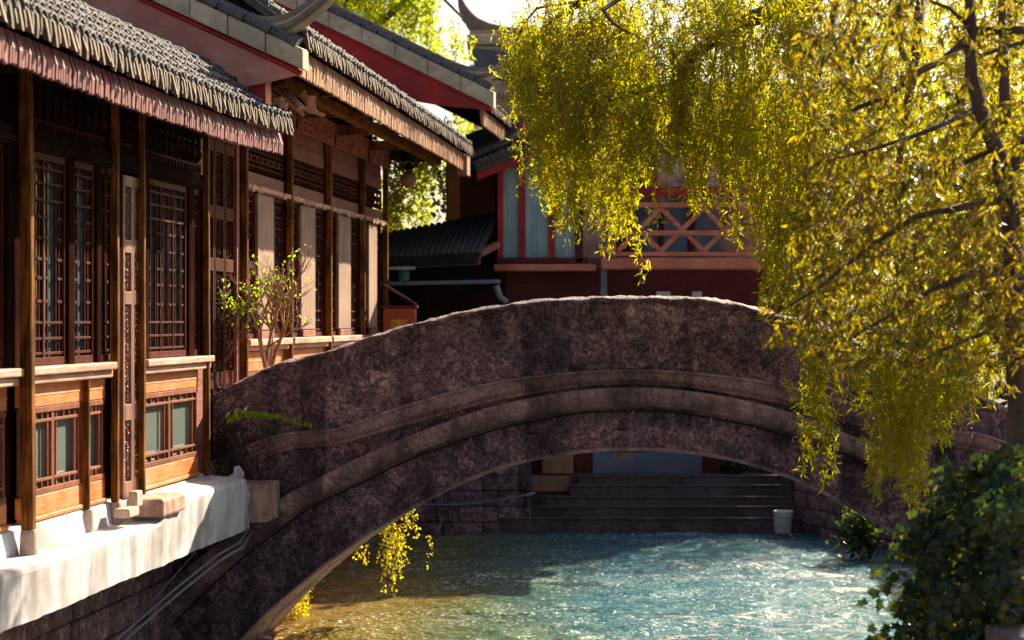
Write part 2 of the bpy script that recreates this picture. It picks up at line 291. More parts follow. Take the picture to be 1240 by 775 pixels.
# ------------------------------------------------------------ the ground, the banks, the river
tag(MB().box(-1500, 1500, -200, 2500, -5.2, -5.0).build('ground', 'bed'), kind='structure')
def flat(name, poly, z0, z1, mat, kind='structure'):
    o = MB().prism(poly, z1, z0, lambda p, d: (p[0], p[1], d)).build(name, mat); o['kind'] = kind; return o
n = 220
gx = np.concatenate([np.linspace(-8, -4, 12)[:-1], np.arange(-4, 8.6, .03), np.linspace(8.7, 9.5, 3)])
gy = np.concatenate([np.linspace(-12, 22.4, 120)[:-1], np.arange(22.4, 36.6, .03), np.linspace(36.7, 41, 8)])
GX, GY = np.meshgrid(gx, gy, indexing='ij'); HZ_ = np.zeros_like(GX)
wr = np.random.default_rng(3)
warpx = .25 * np.sin(GY * .9 + 1) + .18 * np.sin(GX * 1.3 + GY * .5); warpy = .22 * np.sin(GX * 1.1) + .15 * np.sin(GX * .6 - GY * 1.2 + 2)
for _ in range(90):
    lam = 10 ** wr.uniform(-.75, .25); th = wr.normal(math.pi / 2, .38); k_ = 2 * math.pi / lam
    ph = k_ * ((GX + warpx) * math.cos(th) + (GY + warpy) * math.sin(th)) + wr.uniform(0, 6.28)
    env = .5 + .5 * np.sin(GX * wr.uniform(-1.2, 1.2) + GY * wr.uniform(-1.2, 1.2) + wr.uniform(0, 6.28))
    HZ_ += lam ** .9 * .0075 * env * (1 - 2 * np.abs(np.sin(ph / 2)) ** .8)
nyy = len(gy); Vw = np.stack([GX.ravel(), GY.ravel(), (HZ_ - 3.6).ravel()], 1)
ii, jj = np.meshgrid(np.arange(len(gx) - 1), np.arange(nyy - 1), indexing='ij'); q0 = (ii * nyy + jj).ravel()
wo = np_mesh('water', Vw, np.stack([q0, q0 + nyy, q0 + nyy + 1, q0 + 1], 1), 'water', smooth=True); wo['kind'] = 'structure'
def bx0(Y, x0): return x0 + K * Y
flat('river_bank', [(bx0(-20, -6.25), -20), (bx0(60, -6.25), 60), (-1200, 60), (-1200, -20)][::-1], -4.9, -1.72, 'soil')
flat('river_bank', [(2.75, 12.3), (2.95, 14.3), (4.9, 20), (5.6, 22.4), (6.3, 32.5), (5.0, 36.2), (5.0, 60), (1200, 60), (1200, -20), (2.3, -20)][::-1], -4.9, -2.62, 'soil')
flat('river_bank', [(-2.6, 35.75), (.35, 35.75), (.35, 36.98), (4.99, 36.98), (4.99, 59.9), (-2.6, 59.9)], -4.9, -2.80, 'soil')

# ------------------------------------------------------------ stone steps on the far bank
st = empty('stone_steps', (2.6, 36.3, -3.6)); tag(st, 'dark stone landing steps going down into the river behind the arch', 'steps')
def loc(o, v): return Vector(v) - o.location
for i, (px0, py) in enumerate([(606, 627), (632, 613), (655, 601), (690, 587), (700, 575.5)]):
    Yf = 35.6 + .3 * i; x0 = (px0 - 620) / F * Yf; z = (387.5 - py) / F * Yf
    b = MB(); b.box(x0 - 2.6, 4.98 - 2.6, Yf - 36.3, Yf + .297 - 36.3, -1.2, z + 3.6 - .035)
    b.box(x0 - 2.62, 4.985 - 2.6, Yf - .03 - 36.3, Yf + .262 - 36.3, z + 3.6 - .032, z + 3.6)
    b.build('tread', grained('step_stone', (.09, .065, .07), (.19, .145, .155), scale=(9, 9, 9), rough=.8) if i == 0 else bpy.data.materials['step_stone'], st, bev=.012)
q = MB()
for r_ in range(5):
    x = -2.65
    while x < .3:
        w_ = R(.35, .75); x1 = min(x + w_, .34)
        q.box(x, x1 - .015, 35.60 + R(0, .03), 35.75, -3.75 + r_ * .27, -3.75 + (r_ + 1) * .27 - .015); x += w_
qw = q.build('quay_wall', 'stone', bev=.015); tag(qw, 'dark block quay wall beneath the arch, left of the stone steps', 'wall')
q = MB()
pl = [(4.99, 36.1), (6.25, 32.4), (5.75, 25.3)]
for (a, b2) in ((0, 1), (1, 2)):
    A, B = Vector((*pl[a], 0)), Vector((*pl[b2], 0)); Ln = (B - A).length; dn = (B - A).normalized(); nrm = Vector((dn.y, -dn.x, 0))
    if nrm.x > 0: nrm = -nrm
    for r_ in range(4):
        t = 0
        while t < Ln - .1:
            w_ = min(R(.4, .8), Ln - t); off = R(.02, .06)
            q.bar(A + dn * (t + .01) + nrm * (-off) + Vector((0, 0, -3.65 + r_ * .27)), A + dn * (t + w_ - .01) + nrm * (-off) + Vector((0, 0, -3.65 + r_ * .27)), .25, .255); t += w_
tag(q.build('quay_wall', 'stone', bev=.015), 'reddish block quay wall beneath the right side of the arch, right of the steps', 'wall')

# ------------------------------------------------------------ timber houses on the left bank
ROT = math.atan2(1, K); CS = 1 / math.sqrt(1 + K * K)
class House:
    """local x runs along the river away from the camera, y into the house, z up"""
    def __init__(s, name, X0, Yb, zb, label, cat='house'):
        s.Yb = Yb; s.o = empty(name, (X0 + K * Yb, Yb, zb), ROT); s.zb = zb; tag(s.o, label, cat)
    def x(s, Y): return (Y - s.Yb) / CS
    def mb(s): return HB(s)
class HB(MB):
    def __init__(s, h): super().__init__(); s.h = h
    def B(s, Y0, Y1, y0, y1, z0, z1): s.box(s.h.x(Y0), s.h.x(Y1), y0, y1, z0 - s.h.zb, z1 - s.h.zb); return s
    def out(s, name, mat, parent=None, bev=0.006, smooth=False): return s.build(name, mat, parent or s.h.o, bev, smooth)

def lattice_window(h, Y0, Y1, z0, z1, yf=0.0, nhole=4, glassm='glass'):
    """tall lattice leaf: close-set cross bars above and below, spacer blocks beside a long glazed gap"""
    m = h.mb(); w_ = Y1 - Y0; H = z1 - z0; fr = .045
    m.B(Y0, Y0 + fr, yf - .03, yf + .03, z0, z1); m.B(Y1 - fr, Y1, yf - .03, yf + .03, z0, z1)
    m.B(Y0 + fr, Y1 - fr, yf - .031, yf + .029, z0, z0 + .06); m.B(Y0 + fr, Y1 - fr, yf - .031, yf + .029, z1 - .06, z1)
    a, b = Y0 + fr, Y1 - fr; ww = b - a
    cells = max(1, round(ww / .46)); cw = ww / cells
    for c in range(cells):
        c0 = a + c * cw
        if c: m.B(c0 - .014, c0 + .014, yf - .026, yf + .014, z0 + .06, z1 - .06)
        for fx in (.13, .29, .71, .87): m.B(c0 + cw * fx - .009, c0 + cw * fx + .009, yf - .010, yf + .008, z0 + .06, z1 - .06)
        for i, fz in enumerate((.30, .41, .50, .60, .70)):
            for f0, f1 in ((0, .29), (.71, 1)):
                m.B(c0 + cw * f0 + .012, c0 + cw * f1 - .012, yf - .018, yf + .006, z0 + H * fz - .012, z0 + H * fz + .012)
    for fz in (.055, .125, .20, .78, .86, .93): m.B(a, b, yf - .020, yf + .005, z0 + H * fz - .011, z0 + H * fz + .011)
    f = m.out('window', 'lattice', bev=.003)
    g = h.mb(); g.B(Y0 + .01, Y1 - .01, yf + .035, yf + .045, z0 + .01, z1 - .01); g.out('pane', glassm, f, bev=0)
    return f
def fret(m, Y0, Y1, z0, z1, y, nx, nz_):
    """transom fret of interlocking bars"""
    for i in range(1, nz_): z = z0 + (z1 - z0) * i / nz_; m.B(Y0, Y1, y - .018, y + .012, z - .010, z + .010)
    for i in range(nx + 1):
        Y = Y0 + (Y1 - Y0) * i / nx
        if i % 2 == 0: m.B(Y - .010, Y + .010, y - .022, y + .010, z0, z1)
        else:
            H = z1 - z0; m.B(Y - .010, Y + .010, y - .022, y + .010, z0, z0 + H * .25); m.B(Y - .010, Y + .010, y - .022, y + .010, z1 - H * .25, z1)
            m.B(Y - .045, Y + .045, y - .024, y + .008, z0 + H * .42, z0 + H * .58)
def carved(m, h, Y0, Y1, z0, z1, y, dens=1.0):
    """pierced arabesque relief: curls packed into a panel"""
    W_ = Y1 - Y0; H = z1 - z0; nn = int(H / .055 * dens) + 1
    for r_ in range(nn):
        for c in range(max(1, int(W_ / .06))):
            cy = Y0 + W_ * (c + .5) / max(1, int(W_ / .06)) + R(-.008, .008); cz = z0 + H * (r_ + .5) / nn + R(-.006, .006)
            rr = R(.016, .026); s0 = R(0, 6.28); sg = random.choice((-1, 1)); pts = []
            for k in range(9):
                th = s0 + sg * k * .75; rad = rr * (1 - k * .07)
                pts.append((h.x(cy + rad * math.cos(th)), y - .006 * (k % 2), cz - h.zb + rad * math.sin(th) * 1.2))
            m.tube(pts, .008, 4)
def carved_door(h, Y0, Y1, z0, z1, yf=0.0, mat='carved'):
    m = h.mb(); fr = .04; H = z1 - z0
    m.B(Y0, Y0 + fr, yf - .03, yf + .03, z0, z1); m.B(Y1 - fr, Y1, yf - .03, yf + .03, z0, z1)
    rails = [0, .05, .24, .29, .60, .64, .76, .80, .965, 1]
    for i in range(0, len(rails), 2): m.B(Y0 + fr, Y1 - fr, yf - .034, yf + .026, z0 + H * rails[i], z0 + H * rails[i + 1])
    m.B(Y0 + fr, Y1 - fr, yf + .004, yf + .014, z0 + .02, z1 - .02)
    f = m.out('door', mat, bev=.004)
    for a, b in ((.05, .24), (.29, .60), (.64, .76), (.80, .965)):
        c = h.mb(); carved(c, h, Y0 + fr + .015, Y1 - fr - .015, z0 + H * a + .02, z0 + H * b - .02, yf - .008); c.out('carved_panel', mat, f, bev=0)
    return f
def low_window(h, Y0, Y1, z0, z1, yf, n=2):
    """glazed casement with small square corner bars"""
    m = h.mb(); H = z1 - z0
    m.B(Y0, Y1, yf - .032, yf + .03, z0, z0 + .045); m.B(Y0, Y1, yf - .032, yf + .03, z1 - .045, z1)
    for i in range(n + 1):
        Y = Y0 + (Y1 - Y0) * i / n; a, b = (Y - .03, Y + .03)
        if i == 0: a = Y0; b = Y0 + .04
        if i == n: a = Y1 - .04; b = Y1
        m.B(a, b, yf - .020, yf + .028, z0 + .045, z1 - .045)
    for i in range(n):
        a = Y0 + (Y1 - Y0) * i / n + .03; b = Y0 + (Y1 - Y0) * (i + 1) / n - .03; ww = b - a
        for fz in (.16, .84): m.B(a, b, yf - .022, yf + .01, z0 + H * fz - .012, z0 + H * fz + .012)
        for fy in (.12, .88): m.B(a + ww * fy - .011, a + ww * fy + .011, yf - .014, yf + .008, z0 + .045, z1 - .045)
        for fy in (.38, .62):
            for z_, z2 in ((z0 + .045, z0 + H * .16 - .012), (z0 + H * .84 + .012, z1 - .045)): m.B(a + ww * fy - .010, a + ww * fy + .010, yf - .021, yf + .01, z_, z2)
    f = m.out('window', 'lowframe', bev=.003)
    g = h.mb(); g.B(Y0 + .01, Y1 - .01, yf + .034, yf + .042, z0 + .01, z1 - .01); g.out('pane', 'paneglass', f, bev=0)
    return f

def eave_roof(h, Y0, Y1, ye, ze, yr, slope, pitch=.17, zf=lambda t: 0.0, valance='valance', vdrop=.3, vtop=.14, thick=.09, tmat='tile', nice=True, back=None, curve=0.0, kick=0.0):
    """slab, cover tiles running down the slope, drip tiles at the eave, valance under it. zf adds height along the eave."""
    roof_z = lambda y, t: ze + (y - ye) * slope + kick * max(0, min(y - ye, .55)) + zf(t)
    def pt(Y, y, z): return (h.x(Y), y, z - h.zb)
    m = MB(); NY, NX = 6, 16; vs = []; fs = []
    for top in (0, 1):
        for i in range(NX + 1):
            Y = Y0 + (Y1 - Y0) * i / NX; t = i / NX
            for j in range(NY + 1):
                y = ye + .03 + (yr - ye - .03) * j / NY; vs.append(pt(Y, y, roof_z(y, t) - (0 if top else thick)))
    q = (NX + 1) * (NY + 1); g = lambda i, j: i * (NY + 1) + j
    for i in range(NX):
        for j in range(NY):
            fs.append((g(i, j), g(i, j + 1), g(i + 1, j + 1), g(i + 1, j))); fs.append((q + g(i, j), q + g(i + 1, j), q + g(i + 1, j + 1), q + g(i, j + 1)))
        fs.append((g(i, 0), g(i + 1, 0), q + g(i + 1, 0), q + g(i, 0))); fs.append((g(i, NY), q + g(i, NY), q + g(i + 1, NY), g(i + 1, NY)))
    for j in range(NY): fs.append((g(0, j), q + g(0, j), q + g(0, j + 1), g(0, j + 1))); fs.append((g(NX, j), g(NX, j + 1), q + g(NX, j + 1), q + g(NX, j)))
    m.add(vs, fs); roof = m.build('roof', tmat, h.o)
    m = MB(); rows = int((Y1 - Y0) / pitch); ov = .24
    for i in range(rows + 1):
        Y = Y0 + (Y1 - Y0) * i / rows; t = i / rows; jy = R(-.02, .02); jz = R(-.012, .012); y = ye - .02 + jy; k = 0
        while y < yr:
            near = k < 6; L_ = .13 if near else 1.0; y2 = min(y + L_, yr + .02); nn = 6
            for (ya, yb, ra) in ((y, y2, .074),):
                vv = []
                for yy, rr in ((ya, ra), (yb, ra * .72)):
                    for s_ in range(nn + 1):
                        th = math.pi * s_ / nn; vv.append(pt(Y + math.cos(th) * rr, yy, roof_z(yy, t) + jz + math.sin(th) * rr))
                ff = [(s_, s_ + 1, s_ + 1 + nn + 1, s_ + nn + 1) for s_ in range(nn)] + [tuple(range(nn, -1, -1))]
                m.add(vv, ff)
            if k < 4:
                m.tube([pt(Y + math.cos(math.pi * a_ / 6) * .078, y - .005, roof_z(y, t) + jz + math.sin(math.pi * a_ / 6) * .078) for a_ in range(7)], .013, 5)
            y = y2; k += 1
    m.build('cover_tiles', tmat, roof)
    m = MB(); sp = pitch / 2; nr = int((Y1 - Y0) / sp)
    for i in range(nr + 1):
        Y = Y0 + (Y1 - Y0) * i / nr + R(-.008, .008); t = i / nr; z = roof_z(ye, t); big = i % 2 == 0; dz = R(-.012, .012)
        w2 = .030 if big else .022; dr = (.155 if big else .12) + dz; ly = R(.015, .05)
        # curved tongue, leaning out
        prof = [(0.06, .035), (-.01, .03), (-.035, 0.0), (-.03 - ly * .6, -dr * .6), (-ly * 1.4 - .01, -dr), (.008 - ly * .8, -dr + .01), (.0, -dr * .5), (.03, -.02)]
        m.prism(prof, -w2 / 1.6, w2 / 1.6, lambda p, d, Y=Y, z=z: pt(Y + d, ye + p[0], z + p[1]))
    m.build('drip_tiles', 'driptile', roof)
    if valance:
        m = MB(); per = .052; nv = int((Y1 - Y0) / per)
        for i in range(nv):
            Y = Y0 + (Y1 - Y0) * (i + .5) / nv + R(-.004, .004); t = i / nv; z1_ = roof_z(ye, t) - vtop; z0_ = z1_ - vdrop + R(0, .022); jo = R(-.006, .006)
            m.prism([(ye + .13, z1_), (ye + .085 + jo, z1_), (ye + .05 + jo, (z0_ + z1_) / 2), (ye + .055 + jo, z0_ + .01), (ye + .07 + jo, z0_), (ye + .10 + jo, z0_ + .02)], -.017, .017, lambda p, d, Y=Y: pt(Y + d, p[0], p[1]))
        for i in range(24):
            ya, yb = Y0 + (Y1 - Y0) * i / 24, Y0 + (Y1 - Y0) * (i + 1) / 24; ta, tb = i / 24, (i + 1) / 24
            za, zb_ = roof_z(ye, ta) - vtop, roof_z(ye, tb) - vtop
            m.add([pt(ya, ye + .115, za), pt(yb, ye + .115, zb_), pt(yb, ye + .105, zb_ - vdrop + .03), pt(ya, ye + .105, za - vdrop + .03)], [(0, 1, 2, 3)])
        m.build('valance', valance, roof, smooth=False)
        rf = MB(); nrf = int((Y1 - Y0) / .26)
        for i in range(nrf):
            Y = Y0 + (Y1 - Y0) * (i + .5) / nrf; t = (i + .5) / nrf
            rf.bar(pt(Y, ye + .15, roof_z(ye + .15, t) - thick - .05), pt(Y, yr, roof_z(yr, t) - thick - .05), .07, .09)
        rf.build('rafters', 'dark_wood', roof)
    return roof, roof_z

def gable(h, Y, pts_low, slope_pts, curl, board_mat, depth=.65, redtop=True, tile_h=.2, board_prof=None, tl=.38):
    """verge of a roof whose gable faces the camera. slope_pts: (y, z) along the underside of the verge tiles from eave upwards."""
    h_x = h.x(Y); zb = h.zb
    ys = [p[0] for p in slope_pts]; zz = [p[1] for p in slope_pts]
    def zs(y): return float(np.interp(y, ys, zz))
    y0, y1 = ys[0], ys[-1]; N = 20
    top = []; bot = []
    for i in range(N + 1):
        y = y0 + .03 + (y1 - y0 - .03) * i / N; f = min(1, (i / N) * (2.6))
        top.append((y, zs(y) - .004)); bot.append((y, zs(y) - .05 - depth * (math.sin(f * math.pi / 2) if board_prof is None else board_prof(i / N))))
    m = MB(); poly = top + bot[::-1]
    vs = []; fs = []
    for k, xx in enumerate((h_x, h_x + .06)):
        for (a, b) in zip(top, bot): vs += [(xx, a[0], a[1] - zb), (xx, b[0], b[1] - zb)]
    q = 2 * (N + 1)
    for i in range(N):
        a = 2 * i; fs += [(a, a + 1, a + 3, a + 2), (q + a, q + a + 2, q + a + 3, q + a + 1), (a, a + 2, q + a + 2, q + a), (a + 1, q + a + 1, q + a + 3, a + 3)]
    fs += [(0, q, q + 1, 1), (2 * N, 2 * N + 1, q + 2 * N + 1, q + 2 * N)]
    bb = m.add(vs, fs).build('bargeboard', board_mat, h.o)
    if redtop:
        m = MB(); m.tube([(h_x - .02, y0 + (y1 - y0) * i / N, zs(y0 + (y1 - y0) * i / N) - .03 - zb) for i in range(N + 1)], .028, 6); m.build('red_trim', 'red', bb)
    m = MB(); y = y0 - .04; mm = MB()
    i = 0
    while y < y1:
        ya, yb = y, y + tl - .008; o_ = R(-.012, .012)
        prof = [(-.14 + o_, 0), (-.14 + o_, tile_h), (.15, tile_h + .02), (.15, 0)]
        vs = []
        for yy in (ya, yb):
            for px_, pz in prof: vs.append((h_x + px_, yy, zs(yy) + pz - zb))
        m.add(vs, [(3, 2, 1, 0), (4, 5, 6, 7), (0, 1, 5, 4), (1, 2, 6, 5), (2, 3, 7, 6), (3, 0, 4, 7)]); y += tl; i += 1
    m.build('verge_tiles', 'vergetile', h.o, bev=.012)
    m = MB(); n2 = int((y1 - y0) / .27)
    for j in range(n2):
        ya = y0 + .02 + j * .27
        m.tube([(h_x - .1, ya, zs(ya) + tile_h + .045 - zb), (h_x - .1, ya + .25, zs(ya + .25) + tile_h + .062 - zb)], [.058, .05], 8)
        m.tube([(h_x + .03, ya, zs(ya) + tile_h + .075 - zb), (h_x + .03, ya + .25, zs(ya + .25) + tile_h + .09 - zb)], [.062, .054], 8)
    m.build('edge_tiles', 'tile', h.o, smooth=False)
    # ridge roll with its up-curled end: mortar bed, lower roll, upper roll
    def roll(dz, r, mat, nm, dx=0, seg=True, grow=0):
        m = MB(); C = curl; L = len(C)
        dense = []
        for a in range(L - 1):
            for k in range(4): f = k / 4; dense.append((C[a][0] + (C[a + 1][0] - C[a][0]) * f, C[a][1] + (C[a + 1][1] - C[a][1]) * f))
        dense.append(C[-1])
        # smooth
        for _ in range(3):
            dense = [dense[0]] + [((dense[k - 1][0] + 2 * dense[k][0] + dense[k + 1][0]) / 4, (dense[k - 1][1] + 2 * dense[k][1] + dense[k + 1][1]) / 4) for k in range(1, len(dense) - 1)] + [dense[-1]]
        nD = len(dense)
        for k in range(nD - 1):
            t0, t1 = k / nD, (k + 1) / nD; f0 = dz * (1 - t0 * grow); f1 = dz * (1 - t1 * grow)
            rr = r * (1 - .45 * t0)
            m.tube([(h_x + dx, dense[k][0], dense[k][1] + f0 - zb), (h_x + dx, dense[k + 1][0], dense[k + 1][1] + f1 - zb)], [rr, rr * (1.0 if not seg else .93)], 8)
        return m.build(nm, mat, h.o, smooth=False)
    roll(0, .075, 'ridge', 'ridge_roll'); roll(-.13, .055, 'ridge', 'ridge_roll', -.03, grow=.6); roll(-.07, .05, 'mortar', 'ridge_mortar', -.02, seg=False, grow=.5)
    roll(-.20, .07, 'mortar', 'ridge_mortar', .03, seg=False, grow=.5)
def yz(px, py, Y, X0):
    """pixel seen at depth Y -> local (y, z) of a house frame"""
    p = P(px, py, Y); return (-(p.x - (X0 + K * Y)) * 1.0, p.z)

# ---- near house
XA = -5.6
A = House('timber_house', XA, 18.5, -1.6, 'near dark timber river house with lattice windows standing on the white ledge')
ws = A.mb(); ws.B(11, 21.38, .10, .16, -1.55, 2.42); ws.B(11, 21.38, .16, 4.6, -1.6, 2.2)
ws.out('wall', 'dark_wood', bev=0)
pz = 1.33
# columns on the outer line
for Yc, lean, z0, base in ((15.76, .02, -1.60, True), (17.43, 0, -1.60, True), (18.13, 0, -1.60, True), (18.93, 0, -1.62, False), (21.22, 0, -1.60, False), (13.3, 0, -1.60, True)):
    small = Yc == 17.43
    r_ = (.042 if Yc < 16 else .029) if not small else .022; ztop = 2.0 if not small else -.5
    yc = (-.13 if Yc < 16 else -.085) if not small else -.06
    m = MB(); pts = []; rs = []
    for i in range(9):
        z = z0 + (ztop - z0) * i / 8; pts.append((A.x(Yc) + R(-.004, .004), yc + lean * (1 - i / 8) * -1 + R(-.003, .003), z + 1.6)); rs.append(r_ * 1.15 * (1 + R(-.03, .03)))
    vv = []
    for (cx_, cy_, cz_), rr_ in zip(pts, rs):
        e_ = rr_ * R(.93, 1.07); vv += [(cx_ - e_, cy_ - e_, cz_), (cx_ + e_, cy_ - e_, cz_), (cx_ + e_, cy_ + e_, cz_), (cx_ - e_, cy_ + e_, cz_)]
    c = MB().add(vv, [(3, 2, 1, 0), (32, 33, 34, 35)] + [(4 * i + k, 4 * i + (k + 1) % 4, 4 * i + 4 + (k + 1) % 4, 4 * i + 4 + k) for i in range(8) for k in range(4)]).build('column', 'post', A.o, bev=.014)
    if base:
        b = MB(); rr = max(r_, .036) * 1.4
        b.lathe((A.x(Yc), yc - lean, z0 - .20 + 1.6), [(rr * 1.12, 0), (rr * 1.18, .05), (rr * 1.08, .18), (rr, .2)], 12).build('column_base', 'basestone', c)
# window bays
HZ = 1.33; RZ = -.36
for a, b in ((14.2, 15.55), (15.93, 16.98), (17.15, 17.72), (17.90, 18.02), (19.30, 20.66), (20.90, 21.18)):
    if b - a > .2: lattice_window(A, a, b, RZ, HZ)
lattice_window(A, 17.86, 18.22, RZ, HZ)
for a, b in ((15.60, 15.92), (16.99, 17.14), (17.73, 17.85), (20.68, 20.88), (18.23, 18.44), (19.06, 19.29), (21.20, 21.38)):
    m = A.mb(); m.B(a, b, -.055, .08, RZ - .1, HZ); m.out('mullion', 'dark_wood')
m = A.mb()
for a, b in ((11, 15.7), (15.82, 18.04), (18.98, 21.36)):
    m.B(a, b, -.14, .06, RZ - .07, RZ - .005); m.B(a, b, -.10, .055, RZ - .14, RZ - .075)
m.out('sill', 'sill', bev=.012)
m = A.mb(); m.B(11, 21.37, -.05, .09, HZ + .005, HZ + .16); m.B(11, 21.38, -.085, -.052, HZ + .03, HZ + .075); m.B(11, 21.37, -.06, .09, 1.88, 2.02)
m.out('header_beam', 'dark_beam', bev=.008)
for a, b in ((15.9, 18.0), (18.2, 18.85), (19.05, 21.15)):
    m = A.mb(); fret(m, a, b, 1.5, 1.88, -.02, max(4, int((b - a) / .11)), 5); m.out('transom_lattice', 'lattice', bev=0)
    for k in range(int((b - a) / .2)):
        m = MB(); m.lathe((A.x(a + .1 + .2 * k), -.07, 1.72 + 1.6), [(.012, -.12), (.03, -.08), (.014, -.02), (.034, .03), (.012, .08), (.02, .14)], 8)
        m.build('baluster', 'dark_beam', A.o, smooth=True)
# lower storey
for a, b, n_ in ((14.2, 15.62, 2), (16.0, 17.38, 2), (17.47, 18.02, 1), (19.05, 21.1, 2)):
    m = A.mb(); m.B(a, b, -.03, .05, -.685, -.505); m.B(a, b, -.036, .04, -.60, -.588); m.out('panel', 'panel', bev=.01)
    m = A.mb(); m.B(a, b, -.03, .05, -1.55, -1.385); m.B(a, b, -.05, .04, -1.585, -1.548); m.out('panel', 'panel', bev=.01)
    low_window(A, a + .02, b - .02, -1.382, -.69, 0, n_)
carved_door(A, 18.46, 18.74, -1.6, 1.3, -.03); carved_door(A, 18.75, 19.04, -1.6, 1.3, -.03)
roofA, rzA = eave_roof(A, 12.2, 21.4, -.9, 2.03, 1.5, .42, kick=.42, vdrop=.24, vtop=.13, zf=lambda t: -.03 * math.sin(math.pi * t) + .03 * max(0, t - .8) * 5)

# ---- the plastered ledge the near house stands on
Lg = House('plastered_ledge', XA, 18.0, -2.2, 'sunlit white plastered ledge with worn lumps under the near timber house', 'ledge')
NL = 260; m = MB(); vs = []; fs = []
for i in range(NL + 1):
    Y = 11 + (21.55 - 11) * i / NL; step = 1.0 if Y > 18.62 else 0.0
    w1 = .012 * math.sin(Y * 2.3) + .006 * math.sin(Y * 7.7 + 1) + .004 * math.sin(Y * 17.3); e = .008 * math.sin(Y * 9.1) + .005 * math.sin(Y * 23)
    sm = min(1, max(0, (Y - 18.35) / .25)); sm = sm * sm * (3 - 2 * sm)
    yo = -.42 + w1; zw = -1.585 - .01 * sm; zl = -1.80 + .17 * sm; zo = zl + .015 - .03 * sm
    prof = [(.12, zw), (-.025, zw - .005), (-.05, zw - .02), (-.075, zl + .01), (yo + .05, zo + w1 * .3), (yo + .012, zo - .012), (yo, zo - .045), (yo + .006 + e * .3, -2.0), (yo + .012, -2.19 + e * .25), (.12, -2.2)]
    for y_, z_ in prof: vs.append((Lg.x(Y), y_, z_ + 2.2))
k = 10
for i in range(NL):
    for j in range(k): fs.append((i * k + j, i * k + (j + 1) % k, (i + 1) * k + (j + 1) % k, (i + 1) * k + j))
fs += [tuple(range(k)), tuple(NL * k + j for j in range(k - 1, -1, -1))]
m.add(vs, fs).build('coping', 'plaster', Lg.o)
m = Lg.mb(); m.B(18.3, 19.05, -.47, -.13, -1.75, -1.585); m.out('worn_block', 'weathered', bev=.025)
m = Lg.mb(); m.B(17.72, 18.02, -.34, -.2, -1.70, -1.62); m.B(18.08, 18.26, -.3, -.22, -1.64, -1.50); m.out('loose_brick', 'basestone', bev=.015)
m = MB(); m.prism([(-.44, .02), (-.42, .25), (-.45, .36), (-.42, .46), (-.37, .52), (-.39, .60), (-.33, .68), (-.29, .67), (-.28, .60), (-.2, .56), (-.05, .54), (.02, .0)], Lg.x(21.56), Lg.x(21.62), lambda p, d: (d + R(-.01, .01), p[0], p[1]))
m.build('broken_plaster_edge', 'plaster', Lg.o, bev=.008)
m = Lg.mb(); m.B(21.62, 22.25, -.62, -.1, -2.12, -1.72); m.out('end_block', 'weathered', bev=.02)
# timber brackets and quay wall below
eb = House('quay_wall', XA, 17.0, -3.9, 'shaded quay wall below the white ledge of the near house', 'wall')
m = MB()
for r_ in range(6):
    Y = 8.0 + (r_ % 2) * .2
    while Y < 22.3:
        w_ = R(.5, .9); o_ = R(0, .03); m.box(eb.x(Y), eb.x(min(Y + w_, 22.45)) - .012, .52 + o_, .72, -.1 + r_ * .31, -.1 + (r_ + 1) * .31 - .012); Y += w_
m.build('stone_blocks', 'stone', eb.o, bev=.02)
m = MB(); Pp = [P(300, 640, 21.9), P(291, 656, 21.6), P(262, 673, 20.8), P(212, 713, 20.2), P(140, 775, 19.4), P(90, 815, 18.9)]
for off in (0, .05): m.tube([p + Vector((off * .6, 0, -off)) for p in Pp], .014, 6)
tag(m.build('drain_pipe', 'pipe'), 'pair of thin grey pipes running down from the end of the white ledge', 'pipe')
m = MB(); m.tube([P(237, 668, 21), P(145, 772, 20.2), P(110, 812, 19.9)], .006, 5); tag(m.build('stay_wire', 'pipe'), 'thin pale wire slanting down under the white ledge', 'wire')

